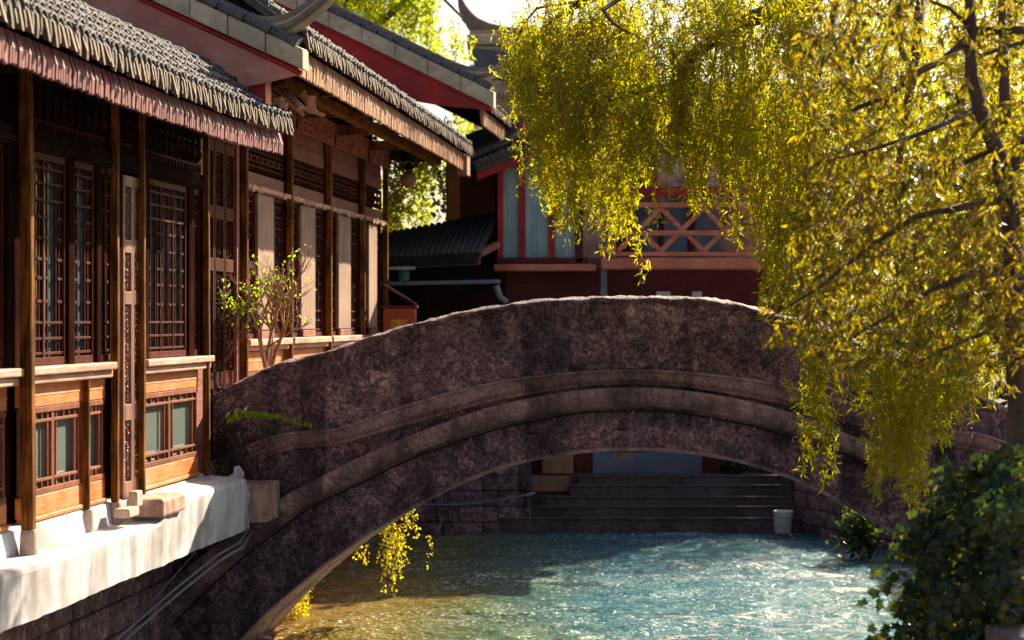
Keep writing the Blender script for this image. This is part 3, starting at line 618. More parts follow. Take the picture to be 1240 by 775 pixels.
# ---- second house
XB = -5.75
Bh = House('timber_house', XB, 27.0, -1.6, 'second timber house with pale boards between lattice windows, behind the bridge')
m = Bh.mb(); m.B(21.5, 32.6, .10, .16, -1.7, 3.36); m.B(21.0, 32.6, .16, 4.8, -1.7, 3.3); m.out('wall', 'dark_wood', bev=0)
H1, R1 = 1.50, -.22
cols = [23.42, 25.76, 28.2, 30.7, 32.66]
for Yc in cols:
    m = MB(); m.box(Bh.x(Yc) - .04, Bh.x(Yc) + .04, -.135, -.05, -.1, 4.1); m.build('column', 'post', Bh.o, bev=.016)
for a, b in zip(cols[:-1], cols[1:]):
    w_ = b - a - .16; a0 = a + .08
    f1, f2 = a0 + w_ * .30, a0 + w_ * .68
    lattice_window(Bh, a0, f1 - .02, R1, H1); lattice_window(Bh, f2 + .03, b - .08, R1, H1)
    m = Bh.mb(); m.B(f1, f2, -.075, -.035, R1 + .10, H1 - .02)
    pb = m.out('board', 'board', bev=.006)
    m = Bh.mb(); m.B(f1 + .05, f2 - .05, -.09, -.04, R1 + .005, R1 + .09); m.B(f1 + .05, f2 - .02, -.095, -.03, H1 - .015, H1 + .05); m.out('carved_foot', 'mauve', pb)
    m = Bh.mb(); fret(m, a + .08, b - .08, 1.74, 2.04, -.02, max(6, int(w_ / .14)), 5); m.out('transom_lattice', 'lattice', bev=0)
    m = Bh.mb(); m.B(a + .07, b - .07, -.04, .03, 1.56, 1.72); m.B(a + .07, b - .07, -.04, .03, 2.055, 2.24); m.B(a + .07, b - .07, -.03, .03, 2.245, 2.46); m.out('frieze_board', 'mauve')
    m = Bh.mb(); m.B(a + .07, b - .07, -.13, .05, H1 + .002, H1 + .055)
    for _ in range(7):
        c_ = R(a + .15, b - .2); m.B(c_, c_ + R(.05, .12), -.14, -.131, H1 - .03, H1 + .05)
    m.out('cornice', 'sill', bev=.008)
    m = Bh.mb(); m.B(a + .07, b - .07, -.15, .05, R1 - .08, R1); m.B(a + .07, b - .07, -.10, .05, R1 - .14, R1 - .083); m.out('sill', 'sill', bev=.012)
    m = Bh.mb(); m.B(a + .07, b - .07, -.03, .05, -.60, -.37); m.B(a + .07, b - .07, -.037, .04, -.49, -.475); m.out('panel', 'panel', bev=.01)
    m = Bh.mb(); m.B(a + .07, b - .07, -.03, .05, -1.6, -1.3); m.out('panel', 'panel', bev=.01)
    low_window(Bh, a + .1, b - .1, -1.29, -.61, 0, 3)
carved_door(Bh, 21.9, 22.32, -1.6, 1.95, 0, 'lattice'); carved_door(Bh, 22.34, 22.76, -1.6, 1.95, 0, 'lattice'); carved_door(Bh, 22.78, 23.2, -1.6, 1.95, 0, 'lattice')
m = Bh.mb(); m.B(21.5, 21.88, -.04, .09, -1.6, 2.2); m.B(23.21, 23.34, -.06, .09, -1.6, 2.2); m.B(21.5, 23.34, -.06, .09, 1.96, 2.2); m.out('door_frame', 'mauve')
# carved hanging frieze under the eave
c = Bh.mb()
for (a, b) in ((23.5, 25.7), (25.82, 28.14), (28.26, 30.64), (30.76, 32.6)):
    c.B(a, b, -.20, -.16, 2.62, 2.68)
    carved(c, Bh, a, b, 2.36, 2.62, -.18, 1.0)
c.out('carved_frieze', 'redcarve', bev=0)
m = Bh.mb()
for Yc in cols:
    m.B(Yc - .05, Yc + .05, -1.1, .1, 2.52, 2.66)
m.B(21.6, 32.6, -.98, -.86, 2.44, 2.56); m.out('eave_beam', 'post')
roofB, rzB = eave_roof(Bh, 20.75, 33.3, -1.36, 2.74, 2.6, .47, kick=.3, vdrop=.30, vtop=.12, valance='valance2', zf=lambda t: .06 + .10 * (1 - t) * (1 if t < .3 else (1 - t) / .7) * .5 - .10 * max(0, t - .75))
m = Bh.mb(); m.B(32.9, 33.28, -1.36, -1.2, 2.30, 2.62); m.out('eave_drop', 'valance2')
# back slope
m = MB(); m.add([(Bh.x(20.75), 2.6, 4.76 + 1.6), (Bh.x(33.3), 2.6, 4.76 + 1.6), (Bh.x(33.3), 7, 2.7 + 1.6), (Bh.x(20.75), 7, 2.7 + 1.6), (Bh.x(20.75), 2.6, 4.6 + 1.6), (Bh.x(33.3), 2.6, 4.6 + 1.6), (Bh.x(33.3), 7, 2.55 + 1.6), (Bh.x(20.75), 7, 2.55 + 1.6)],
                [(0, 1, 2, 3), (7, 6, 5, 4), (0, 4, 5, 1), (1, 5, 6, 2), (2, 6, 7, 3), (3, 7, 4, 0)]); m.build('back_roof', 'tile', Bh.o)
YG = 20.62
sp = [yz(368, 88, YG, XB), yz(345, 76, YG, XB), yz(165, -8, YG, XB), yz(0, -92, YG, XB), yz(-120, -155, YG, XB)]
cu = [yz(-120, -235, YG, XB), yz(0, -155, YG, XB), yz(165, -58, YG, XB), yz(240, -8, YG, XB), yz(290, 20, YG, XB), yz(325, 30, YG, XB), yz(355, 24, YG, XB), yz(380, 8, YG, XB), yz(405, -12, YG, XB), yz(425, -45, YG, XB)]
gable(Bh, YG, None, sp, cu, 'pinkboard', depth=.72)
m = Bh.mb(); m.B(20.9, 21.0, .2, 2.6, 2.3, 3.4); m.B(20.9, 21.0, .9, 4.3, 3.4, 3.9); m.out('gable_wall', 'pinkboard', bev=0)
m = Bh.mb(); m.B(20.66, 20.95, -.75, -.45, 2.18, 2.34); m.out('beam_end', grained('blue_paint', (.03, .03, .16), (.06, .06, .28), rough=.5))
m = Bh.mb(); m.B(20.70, 20.95, -.98, -.80, 2.16, 2.42); m.out('bracket', 'red')
for _ in range(14):
    pass
m = MB()
for i in range(12):
    a = Vector((Bh.x(21.6 + R(0, 1.2)), -1.0 + R(-.2, .3), 2.2 + R(0, .1) + 1.6)); b = a + Vector((R(-.2, .5), R(-.1, .5), R(.05, .35)))
    m.bar(a, b, .09, .03)
m.build('loose_boards', 'sill', Bh.o)
# deck in front of second house
m = Bh.mb(); m.B(25.3, 33.2, -.95, .1, -1.78, -1.64); m.out('deck', 'dark_beam')

# ---- third house: only its gable roof rises behind
XC = -5.75; YC_ = 34.2
Ch = House('tiled_house', XC, 37.0, -1.6, 'third house with long red bargeboard and curled ridge rising behind the second', 'house')
m = Ch.mb(); m.B(35.2, 44, 2.2, 6, -1.7, 3.9); m.out('wall', 'deepred', bev=0)
roofC, rzC = eave_roof(Ch, YC_ + .1, 44, -1.5, 3.62, 4.4, .5, vdrop=.3, vtop=.12, valance='valance2', pitch=.2)
sp = [yz(597, 133, YC_, XC), yz(586, 126, YC_, XC), yz(530, 98, YC_, XC), yz(460, 63, YC_, XC), yz(380, 24, YC_, XC), yz(300, -16, YC_, XC), yz(160, -86, YC_, XC)]
cu = [yz(160, -120, YC_, XC), yz(300, -45, YC_, XC), yz(390, 2, YC_, XC), yz(460, 35, YC_, XC), yz(520, 66, YC_, XC), yz(560, 84, YC_, XC), yz(585, 88, YC_, XC), yz(603, 83, YC_, XC), yz(617, 72, YC_, XC), yz(630, 50, YC_, XC)]
gable(Ch, YC_, None, sp, cu, 'red', depth=.62, redtop=True, tile_h=.26, tl=.55)
for _a in (): pass

# ------------------------------------------------------------ pavilion far behind
pv = empty('pavilion', P(600, 130, 58)); tag(pv, 'distant grey pavilion roof with a tall upswept horn against the white sky', 'pavilion')
def pvp(px, py, dy=0): return P(px, py, 58) + Vector((0, dy, 0)) - pv.location
hn = [(556, -6), (560, 8), (566, 20), (575, 29), (590, 36), (610, 40), (640, 43), (680, 40), (730, 30)]
m = MB(); m.tube([pvp(*p) for p in hn], [.05, .13, .2, .22, .22, .2, .2, .2, .2], 8); m.tube([pvp(p[0] + 4, p[1] + 9) for p in hn[1:]], [.04, .15, .22, .24, .22, .2, .2, .2], 8)
m.build('ridge_horn', 'ridge', pv, smooth=True)
b = MB(); q1, q2 = pvp(569, 56), pvp(720, 36); b.box(q1.x, q2.x, -.6, 2.5, q1.z, q2.z - .1); b.build('upper_wall', 'mortar', pv)
b = MB(); q1, q2 = pvp(566, 59), pvp(730, 47); b.box(q1.x, q2.x, -.9, 2.8, q1.z, q2.z); q1, q2 = pvp(572, 68), pvp(720, 60); b.box(q1.x, q2.x, -.8, 2.8, q1.z, q2.z); b.build('cornice', 'vergetile', pv, bev=.03)
b = MB()
for i in range(12):
    p1 = pvp(576 + i * 12, 67); b.box(p1.x, p1.x + .13, -1.2, 2, p1.z - .7, p1.z)
b.build('bracket', 'bluewall', pv)
b = MB(); q1, q2 = pvp(568, 140), pvp(740, 84); b.box(q1.x, q2.x, -.3, 3, q1.z - 6, q2.z + .1); b.build('lower_wall', 'plaster', pv)
b = MB()
for i in range(9):
    a = pvp(574 + i * 5, 72 + i * .5); b.tube([a + Vector((0, -1.2, .1)), a + Vector((.35, -1.9, -.5)), a + Vector((.6, -2.4, -.8))], .09, 6)
b.build('lower_tiles', 'tile', pv)

# ------------------------------------------------------------ house with balcony on the far bank
E0 = Vector((2.2, 38.0, -2.8)); Eh = empty('balcony_house', E0); tag(Eh, 'red timber house with curtained windows and cross-braced balcony behind the bridge', 'house')
def EB(m, px0, px1, py0, py1, Y, d=.08):
    a, b = P(px0, py1, Y), P(px1, py0, Y); return m.box(a.x - E0.x, b.x - E0.x, Y - E0.y, Y + d - E0.y, a.z - E0.z, b.z - E0.z)
YE = 37.0
m = MB(); EB(m, 540, 606, 175, 345, 38.6, .3); EB(m, 605, 960, 325, 590, 37.75, .3); m.build('wall', 'deepred', Eh)
m = MB(); EB(m, 600, 1000, 100, 330, 38.6, 3); m.build('upper_wall', 'weathered', Eh)
m = MB(); EB(m, 718, 850, 548, 580, 37.7, .04); m.build('plinth', 'bluewall', Eh)
m = MB(); EB(m, 656, 694, 548, 574, 37.2, .5); EB(m, 642, 690, 577, 596, 36.9, .5); m.build('brick_pier', 'clay', Eh, bev=.02)
m = MB()
for px in (606, 632, 668, 700): EB(m, px - 3.6, px + 3.6, 150, 314, YE - .02, .12)
m.build('window_post', 'red', Eh, bev=.01)
for a, b in ((608, 631), (635, 666), (671, 697)):
    A_, B_ = P(a, 312, YE), P(b, 165, YE); nn = 60; m = MB(); vs = []; fs = []
    for i in range(nn + 1):
        x = A_.x + (B_.x - A_.x) * i / nn; y = YE + .16 + .03 * math.sin(i * 1.15) + .012 * math.sin(i * 2.9)
        for z in (A_.z, B_.z): vs.append((x - E0.x, y - E0.y, z - E0.z))
    for i in range(nn): fs.append((2 * i, 2 * i + 2, 2 * i + 3, 2 * i + 1))
    c_ = m.add(vs, fs).build('curtain', 'curtain', Eh, smooth=True)
m = MB(); EB(m, 600, 712, 312, 319, YE - .06, .3); m.build('window_sill', 'deepred', Eh, bev=.02)
m = MB(); EB(m, 598, 722, 319.5, 328, YE - .1, .4); m.build('floor_beam', 'balcony', Eh, bev=.02)
m = MB(); EB(m, 704, 739, 150, 312, YE - .01, .08); m.build('panel', 'weathered', Eh)
m = MB(); EB(m, 697, 706, 150, 330, YE - .06, .16); EB(m, 739, 748, 150, 330, YE - .06, .16); m.build('post', 'deepred', Eh, bev=.015)
m = MB(); EB(m, 727, 735, 325, 362, YE - .02, .2); m.build('stone_post', 'bluewall', Eh, bev=.02)
YB_ = 36.3
m = MB(); EB(m, 728, 960, 312, 326, YB_, .5); m.build('balcony_floor', 'balcony', Eh, bev=.03)
m = MB(); EB(m, 742, 958, 245, 251, YB_ + .03, .1); EB(m, 742, 958, 279, 285, YB_ + .03, .1); EB(m, 742, 958, 305, 310, YB_ + .03, .1)
for px in (742, 958): EB(m, px - 4, px + 4, 235, 311, YB_ + .02, .12)
xs = [748, 800, 852, 904, 956]
for i in range(4):
    for (ya, yb) in ((252, 304),):
        for k in (0, 1):
            a = P(xs[i], ya if k else yb, YB_ + .08 + .03 * k) - E0; b = P(xs[i + 1], yb if k else ya, YB_ + .08 + .03 * k) - E0
            m.bar(a, b, .045, .085)
m.build('balustrade', 'balcony', Eh, bev=.008)
m = MB()
for px in (745, 792, 836, 885, 935): EB(m, px - 4, px + 4, 120, 246, YB_ + .35, .16)
EB(m, 742, 958, 228, 236, YB_ + .4, .1); m.build('balcony_post', 'red', Eh, bev=.015)
m = MB(); EB(m, 796, 832, 186, 226, YB_ + .5, .06); m.build('panel', 'weathered', Eh)
m = MB(); EB(m, 842, 880, 186, 226, YB_ + .5, .06); m.build('panel', 'weathered', Eh)
for a, b in ((768, 796), (804, 832), (842, 872)):
    m = MB(); EB(m, a, b, 250, 306, 38.3, .06); m.build('window', 'bluewall', Eh)
m = MB(); EB(m, 752, 764, 250, 306, 38.25, .1); EB(m, 798, 803, 250, 306, 38.25, .1); EB(m, 834, 840, 250, 306, 38.25, .1); m.build('window_post', 'deepred', Eh)
m = MB(); EB(m, 795, 812, 353, 362, 37.6, .06); EB(m, 838, 850, 353, 362, 37.6, .06); m.build('small_window', 'curtain', Eh)  # two small bright windows drawn as flat pale panels
# roof, gable to camera, verge running up to the right
def roof_slab(x0, z0, x1, z1, Ya, Yb, th, mat, parent, nm):
    m = MB(); m.prism([(x0, z0), (x1, z1), (x1, z1 - th), (x0, z0 - th)], Ya, Yb, lambda p, d: (p[0] - E0.x, d - E0.y, p[1] - E0.z)); return m.build(nm, mat, parent)
a, b = P(576, 201, YE - .35), P(800, 112, YE - .35)
roof_slab(a.x, a.z, b.x, b.z, YE - .35, 41, .12, 'tile', Eh, 'roof'); roof_slab(a.x + .02, a.z - .125, b.x, b.z - .125, YE - .34, YE - .22, .13, 'red', Eh, 'bargeboard')
c_ = P(1040, 200, YE - .35); roof_slab(b.x + .01, b.z, c_.x, c_.z, YE - .35, 41, .12, 'tile', Eh, 'roof')
m = MB(); nn = 34
for i in range(nn):
    t = i / nn; x = a.x + (b.x - a.x) * t; z = a.z + (b.z - a.z) * t
    m.tube([(x - E0.x, YE - .42 - E0.y, z + .05 - E0.z), (x - E0.x, YE + .3 - E0.y, z + .05 - E0.z)], .05, 8)
    m.tube([(x - E0.x, YE - .40 - E0.y, z + .0 - E0.z), (x + .1 - E0.x, YE - .40 - E0.y, z + .13 - E0.z)], .045, 6)
m.tube([(a.x - .1 - E0.x, YE - .3 - E0.y, a.z + .18 - E0.z), (b.x - E0.x, YE - .3 - E0.y, b.z + .2 - E0.z)], .07, 8)
for k in range(5):
    o_ = .3 * k; m.tube([(a.x - .05 * k - E0.x, YE + .1 + .25 * k - E0.y, a.z + .22 + .10 * k - E0.z), (b.x - E0.x, YE + .1 + .25 * k - E0.y, b.z + .22 + .10 * k - E0.z)], .07, 7)
m.build('verge_tiles', 'tile', Eh)
a2, b2_ = P(556, 178, 38.6), P(780, 62, 38.6)
roof_slab(a2.x, a2.z, b2_.x, b2_.z, 38.6, 43, .7, 'tile', Eh, 'upper_roof')
m = MB()
for k in range(6): m.tube([(a2.x - E0.x, 38.56 - E0.y, a2.z - .1 - .11 * k - E0.z), (b2_.x - E0.x, 38.56 - E0.y, b2_.z - .1 - .11 * k - E0.z)], .05, 6)
m.build('upper_verge_tiles', 'driptile', Eh)
m = MB(); EB(m, 541, 557, 188, 276, 38.3, .25); tag(m.build('ochre_column', 'orange', Eh, bev=.03))

# ------------------------------------------------------------ dark shed roofs between the houses
S0 = P(530, 400, 35.5); Sh = empty('market_shed', S0); tag(Sh, 'low dark tiled shed roof in shade between second house and balcony house', 'shed')
m = MB()
def sl_(m, pts, th=.12):
    P3 = [P(*p) - S0 for p in pts]; vs = [p for p in P3] + [p - Vector((0, 0, th)) for p in P3]; n_ = len(P3)
    m.add(vs, [tuple(range(n_)), tuple(range(2 * n_ - 1, n_ - 1, -1))] + [(i, i + n_, (i + 1) % n_ + n_, (i + 1) % n_) for i in range(n_)])
sl_(m, [(440, 318, 33.6), (578, 311, 33.6), (600, 262, 38.2), (455, 288, 38.2)])
for i in range(20):
    t = i / 19; a = P(440 + 138 * t, 318 - 7 * t, 33.58) - S0; b = P(455 + 145 * t, 288 - 26 * t, 38.2) - S0; m.tube([a + Vector((0, 0, .03)), b + Vector((0, 0, .03))], .06, 6)
m.build('roof', grained('dark_tile', (.010, .010, .012), (.03, .028, .028), scale=(12, 12, 12), rough=.85), Sh)  # near-black tile colour, darker than the other roofs
m = MB(); a, b = P(455, 322, 34.0) - S0, P(582, 316, 34.0) - S0; m.bar(a, b, .1, .12); a, b = P(560, 318, 34) - S0, P(603, 296, 34.6) - S0; m.bar(a, b, .1, .1); m.build('eave_board', 'mauve', Sh)
m = MB(); a, b = P(450, 344, 34.3) - S0, P(606, 341, 34.3) - S0; m.bar(a, b, .5, .06); m.build('shelf', 'bluewall', Sh)
m = MB()
for px in (465, 520, 575): a, b = P(px, 420, 34.5) - S0, P(px, 316, 34.5) - S0; m.bar(a, b + Vector((.001, 0, 0)), .12, .12)
m.build('post', 'dark_wood', Sh)
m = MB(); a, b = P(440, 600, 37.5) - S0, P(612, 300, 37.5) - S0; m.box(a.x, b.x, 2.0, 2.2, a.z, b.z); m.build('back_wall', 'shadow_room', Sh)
m = MB(); a, b = P(524, 420, 35.5) - S0, P(606, 352, 35.5) - S0; m.box(a.x, b.x, 0, .5, a.z, b.z); m.build('counter', 'dark_wood', Sh)
m = MB(); m.bar(P(468, 325, 33.3), P(503, 324.5, 33.3), .06, .05); tag(m.build('curtain_rod', 'bulb'), 'short pale horizontal rod under the dark shed roof', 'rod')
m = MB(); m.lathe(P(489, 341, 33.9), [(.05, 0), (.09, .03), (.1, .14), (.08, .22), (.05, .24), (.06, .27)], 14); tag(m.build('glazed_jar', 'teal', smooth=True), 'small teal glazed jar on the shaded shed shelf', 'jar')
m = MB(); m.tube([P(601, 346, 34), P(606, 360, 34), P(614, 366, 34)], .05, 8); tag(m.build('downspout', 'pipe'), 'short pale elbow of gutter pipe beside the dark shed', 'pipe')

# ------------------------------------------------------------ lacquer cabinet with a gold character
Cb = empty('lacquer_cabinet', (-1.70, 31.2, -1.64)); tag(Cb, 'orange red lacquered cabinet with gold character beside the corner of second house', 'cabinet')
a, b = P(464, 405, 31) - Cb.location, P(503, 373, 31) - Cb.location
m = MB(); m.box(a.x, b.x, -.2, .25, 0, b.z); m.build('body', 'cabinet', Cb, bev=.015)
m = MB(); m.box(a.x - .03, b.x + .03, -.235, .28, b.z + .003, b.z + .04); m.bar((a.x, 0, b.z + .35), (b.x, 0, b.z + .05), .04, .04); m.build('top', 'deepred', Cb)
m = MB(); cx, cz = (P(482, 395, 30.79) - Cb.location).x, (P(482, 395, 30.79) - Cb.location).z
for x0, z0, x1, z1 in ((-.13, .085, .13, .085), (-.10, .05, .10, .05), (-.10, .05, -.10, -.03), (.10, .05, .10, -.03), (-.10, -.03, .10, -.03), (0, .11, 0, -.1), (-.13, -.065, .13, -.065), (-.08, .01, .08, .01), (-.06, -.1, -.1, -.14), (.06, -.1, .1, -.14)):
    m.bar((cx + x0, -.21, cz + z0), (cx + x1, -.21 - .002 * abs(x0), cz + z1), .02, .022, up=(0, 1, 0))
m.build('gold_character', 'gold', Cb)

# ------------------------------------------------------------ the bridge
YF = 22.3; BW = 2.8; g_ = YF / F
BR = empty('stone_bridge', (1.25, YF + BW / 2, -3.7)); tag(BR, 'rough purple-brown stone arch bridge with moulded bands crossing the river', 'bridge')
def bp(px, py, d=0.0):
    """bridge point, d metres behind its front face, along the river"""
    return Vector(((px - 620) * g_ + K * d, YF + d, (387.5 - py) * g_)) - BR.location
def dens(pts, n_):
    xs_ = np.array([p[0] for p in pts], float); ys_ = np.array([p[1] for p in pts], float)
    s_ = np.concatenate([[0], np.cumsum(np.hypot(np.diff(xs_), np.diff(ys_)))]); t = np.linspace(0, s_[-1], n_)
    x, y = np.interp(t, s_, xs_), np.interp(t, s_, ys_)
    for _ in range(10):
        x[1:-1] = (x[:-2] + 2 * x[1:-1] + x[2:]) / 4; y[1:-1] = (y[:-2] + 2 * y[1:-1] + y[2:]) / 4
    return list(zip(x, y))
def mirror(l, c=765): return l + [(2 * c - x, y) for x, y in l[::-1]]
intr = dens(mirror([(236, 845), (262, 808), (290, 775), (320, 745), (360, 710), (400, 679), (440, 652), (500, 615), (560, 585), (600, 569), (640, 558), (700, 548), (762, 545)]), 120)
lowb = dens(mirror([(180, 790), (232, 730), (301, 669), (379, 609), (404, 600), (498, 553), (600, 518), (690, 499), (762, 494)]), 120)
lowt = dens(mirror([(150, 770), (205, 705), (270, 655), (312, 622), (353, 596), (401, 571), (466, 539), (560, 503), (600, 489), (700, 471), (762, 467.5)]), 120)
uppb = dens(mirror([(225, 610), (250, 596), (317, 562), (353, 545), (398, 546), (466, 527), (530, 510), (600, 490), (690, 473), (762, 468)]), 140)
uppt = dens(mirror([(215, 580), (240, 566), (311, 534), (346, 521), (408, 521), (466, 498), (530, 478), (600, 461), (690, 449.5), (762, 447)]), 140)
topl = [(150, 540), (225, 500), (255, 481), (300, 458), (336, 441), (385, 431), (430, 415), (480, 399), (560, 379), (640, 366), (700, 362), (765, 361), (850, 362), (890, 368), (935, 380), (990, 396), (1050, 420), (1110, 446), (1170, 474), (1240, 505), (1330, 550), (1420, 600)]
topl_d = []
xs_ = np.linspace(150, 1420, 260)
for x in xs_: topl_d.append((x, float(np.interp(x, [p[0] for p in topl], [p[1] for p in topl]))))
tx = np.array([p[0] for p in topl_d]); ty = np.array([p[1] for p in topl_d])
for _ in range(6): ty[1:-1] = (ty[:-2] + 2 * ty[1:-1] + ty[2:]) / 4
ty += np.array([0.8 * math.sin(i * .9) * R(0, 1) + R(-.45, .45) for i in range(len(ty))])
def topy(x): return float(np.interp(x, tx, ty))
ix = [p[0] for p in intr]; iy = [p[1] for p in intr]
# body: columns of quads between the intrados and the walkway level; a gridded, slightly uneven face
def face_grid(name, d0, sgn, mat, nx=420, nz_=64):
    X_ = np.linspace(150, 1420, nx); V = []; rn = RNG.normal(size=(nx, nz_ + 1)) * .008
    big = np.zeros((nx, nz_ + 1))
    for _ in range(60):
        cx_, cy_ = R(0, nx), R(0, nz_); rr = R(5, 22); am = R(-.03, .03)
        I, J = np.meshgrid(np.arange(nx), np.arange(nz_ + 1), indexing='ij'); big += am * np.exp(-(((I - cx_) / rr) ** 2 + ((J - cy_) * 2.5 / rr) ** 2))
    for i, x in enumerate(X_):
        yb = float(np.interp(x, ix, iy)) if ix[0] < x < ix[-1] else 860.0
        yb = min(yb, 860.0); yt = topy(x)
        for j in range(nz_ + 1):
            f = j / nz_; y = yb + (yt - yb) * f; rough = (rn[i, j] + big[i, j]) if 0 < j < nz_ else 0.0
            p = bp(x, y, d0 + sgn * rough); V.append(tuple(p))
    k = nz_ + 1; FQ = np.array([(i * k + j, (i + 1) * k + j, (i + 1) * k + j + 1, i * k + j + 1) for i in range(nx - 1) for j in range(nz_)])
    if sgn < 0: FQ = FQ[:, ::-1]
    return np_mesh(name, np.array(V), FQ, mat, BR, smooth=True)
face_grid('front_face', 0.0, 1, 'stone'); face_grid('rear_face', BW, -1, 'stone', 200, 20)
# parapets (with rounded worn tops), deck, soffit
def strip(name, rows, mat, closed=False, smooth=True):
    """rows: list of equal-length point lists"""
    n1, n2 = len(rows), len(rows[0]); V = np.array([tuple(p) for r_ in rows for p in r_])
    FQ = np.array([(i * n2 + j, (i + 1) * n2 + j, (i + 1) * n2 + j + 1, i * n2 + j + 1) for i in range(n1 - (0 if closed else 1)) for j in range(n2 - 1) if i + 1 < n1] +
                  ([((n1 - 1) * n2 + j, j, j + 1, (n1 - 1) * n2 + j + 1) for j in range(n2 - 1)] if closed else []))
    return np_mesh(name, V, FQ, mat, BR, smooth)
for d0, sg, nm in ((0, 1, 'front'), (BW, -1, 'rear')):
    rows = []
    for dd, dy in ((0, 0), (-.035, -1.5), (-.045, -4.0), (-.02, -6.2), (.02, -7.4), (.10, -8.6), (.2, -9.0), (.28, -8.0), (.30, -4), (.30, 0), (.30, 66)):
        rows.append([bp(x, topy(x) + 6.0 + dy + R(-.5, .5) + .8 * math.sin(x * .11 + dd * 20), d0 + sg * (dd + (R(-.012, .012) if dd < .28 else 0))) for x in xs_])
    strip('parapet_coping', rows, 'stone')
strip('walkway', [[bp(x, topy(x) + 62, .29) for x in xs_], [bp(x, topy(x) + 62, BW - .29) for x in xs_]], 'basestone')
strip('soffit', [[bp(x, y + .0, d) for x, y in intr] for d in (-.0, .4, .9, 1.5, 2.2, BW)], 'stone')
# arch ring edge lip
rows = []
for dd, off in ((.0, -1.5), (-.03, -1.0), (-.04, 1.5), (-.01, 3.2), (.05, 3.4)): rows.append([bp(x, y - 3 + off, dd) for x, y in intr])
strip('arch_lip', rows, 'stone_smooth')
# mouldings
def moulding(name, tp, bt, out, prof):
    n_ = 520
    tp = dens(tp, n_); bt = dens(bt, n_); rows = []; nz1 = RNG.normal(size=(len(prof), n_)) * .0045; wob = np.convolve(RNG.normal(size=n_ + 40), np.ones(41) / 41, 'valid') * .05
    jn = set(); c = 8
    while c < n_: jn.add(c); c += random.randint(26, 48)
    off = 0; offs = []
    for i in range(n_):
        if i in jn: off = R(-.005, .005)
        offs.append(off)
    for q, (f, o_) in enumerate(prof):
        rows.append([bp(t[0] + (b[0] - t[0]) * f, t[1] + (b[1] - t[1]) * f, -(o_ * out) + (nz1[q, i] + offs[i] + wob[i] + (.018 if i in jn else 0)) * (1 if 0 < q < len(prof) - 1 else 0)) for i, (t, b) in enumerate(zip(tp, bt))])
    return strip(name, rows, 'stone_smooth', smooth=False)
moulding('upper_moulding', uppt, uppb, .17, [(0, -.25), (.0, .75), (.015, .86), (.10, .92), (.115, .80), (.14, .78), (.30, .80), (.50, .76), (.62, .66), (.64, .42), (.66, .38), (.82, .36), (.84, .1), (1, -.2)])
moulding('archivolt', lowt, lowb, .22, [(0, -.2), (.0, .85), (.015, .95), (.12, 1.0), (.30, 1.0), (.52, .95), (.66, .86), (.68, .66), (.82, .58), (.84, .3), (1.0, .0), (1.0, -.2)])

# cable with little lamps clipped under the archivolt
sg_ = empty('string_of_lights', (1.25, YF - .15, -2.4)); tag(sg_, 'black cable of tiny white lamps clipped along the arch moulding', 'light string')
cab = [p for p in dens(lowb, 200)]
T_ = BR.location - sg_.location
MB().tube([bp(x, y + 1.5 + .7 * math.sin(x * .06), -.10) + T_ for x, y in cab if 180 < x < 1350], .011, 5).build('cable', 'blackcable', sg_)
for x, y in cab:
    pass
step_px = 50; xx = 278
bpts = {round(x): y for x, y in cab}
while xx < 1200:
    y = float(np.interp(xx, [p[0] for p in cab], [p[1] for p in cab])); c_ = bp(xx, y + 2.5, -.118) + T_
    MB().lathe(c_ - Vector((0, 0, .022)), [(.004, -.008), (.009, 0), (.010, .016), (.006, .03)], 8).build('lamp', 'bulb', sg_, smooth=True); xx += step_px + R(-4, 4)
m = MB(); m.tube([P(291, 623, 22.0), P(300, 627, 22.05), P(308, 624, 22.1), P(330, 611, 22.1), P(352, 597, 22.15), P(366, 590, 22.1)], .008, 5)
tag(m.build('feed_cable', 'pipe'), 'pale cable running from the ledge end up onto the arch moulding', 'cable')
m = MB(); m.tube([P(440, 611, 35.4), P(505, 612, 35.4), P(560, 611, 35.4), P(600, 606, 35.3), P(635, 600, 35.2), P(648, 597, 35.2)], .022, 6)
tag(m.build('hose', 'pipe', smooth=True), 'pale hose looped along the dark quay wall under the arch', 'hose')
bk = empty('bucket', P(948, 646, 35.0)); tag(bk, 'pale tapered bucket standing at the water edge below the steps', 'bucket')
MB().lathe((0, 0, 0), [(.13, 0), (.14, .02), (.165, .36), (.175, .37), (.172, .39), (.155, .39), (.13, .05)], 20).build('body', 'white', bk, smooth=True)
MB().tube([(-.17, 0, .37), (-.14, -.14, .30), (0, -.2, .27), (.14, -.14, .30), (.17, 0, .37)], .008, 5).build('handle', 'pipe', bk)
st_ = MB().tube([P(941, 634, 34.7), P(952, 641, 34.6), P(961, 652, 34.5)], .018, 6).build('stick', 'sill'); tag(st_, 'thin wooden stick leaning in the water beside the pale bucket', 'stick')

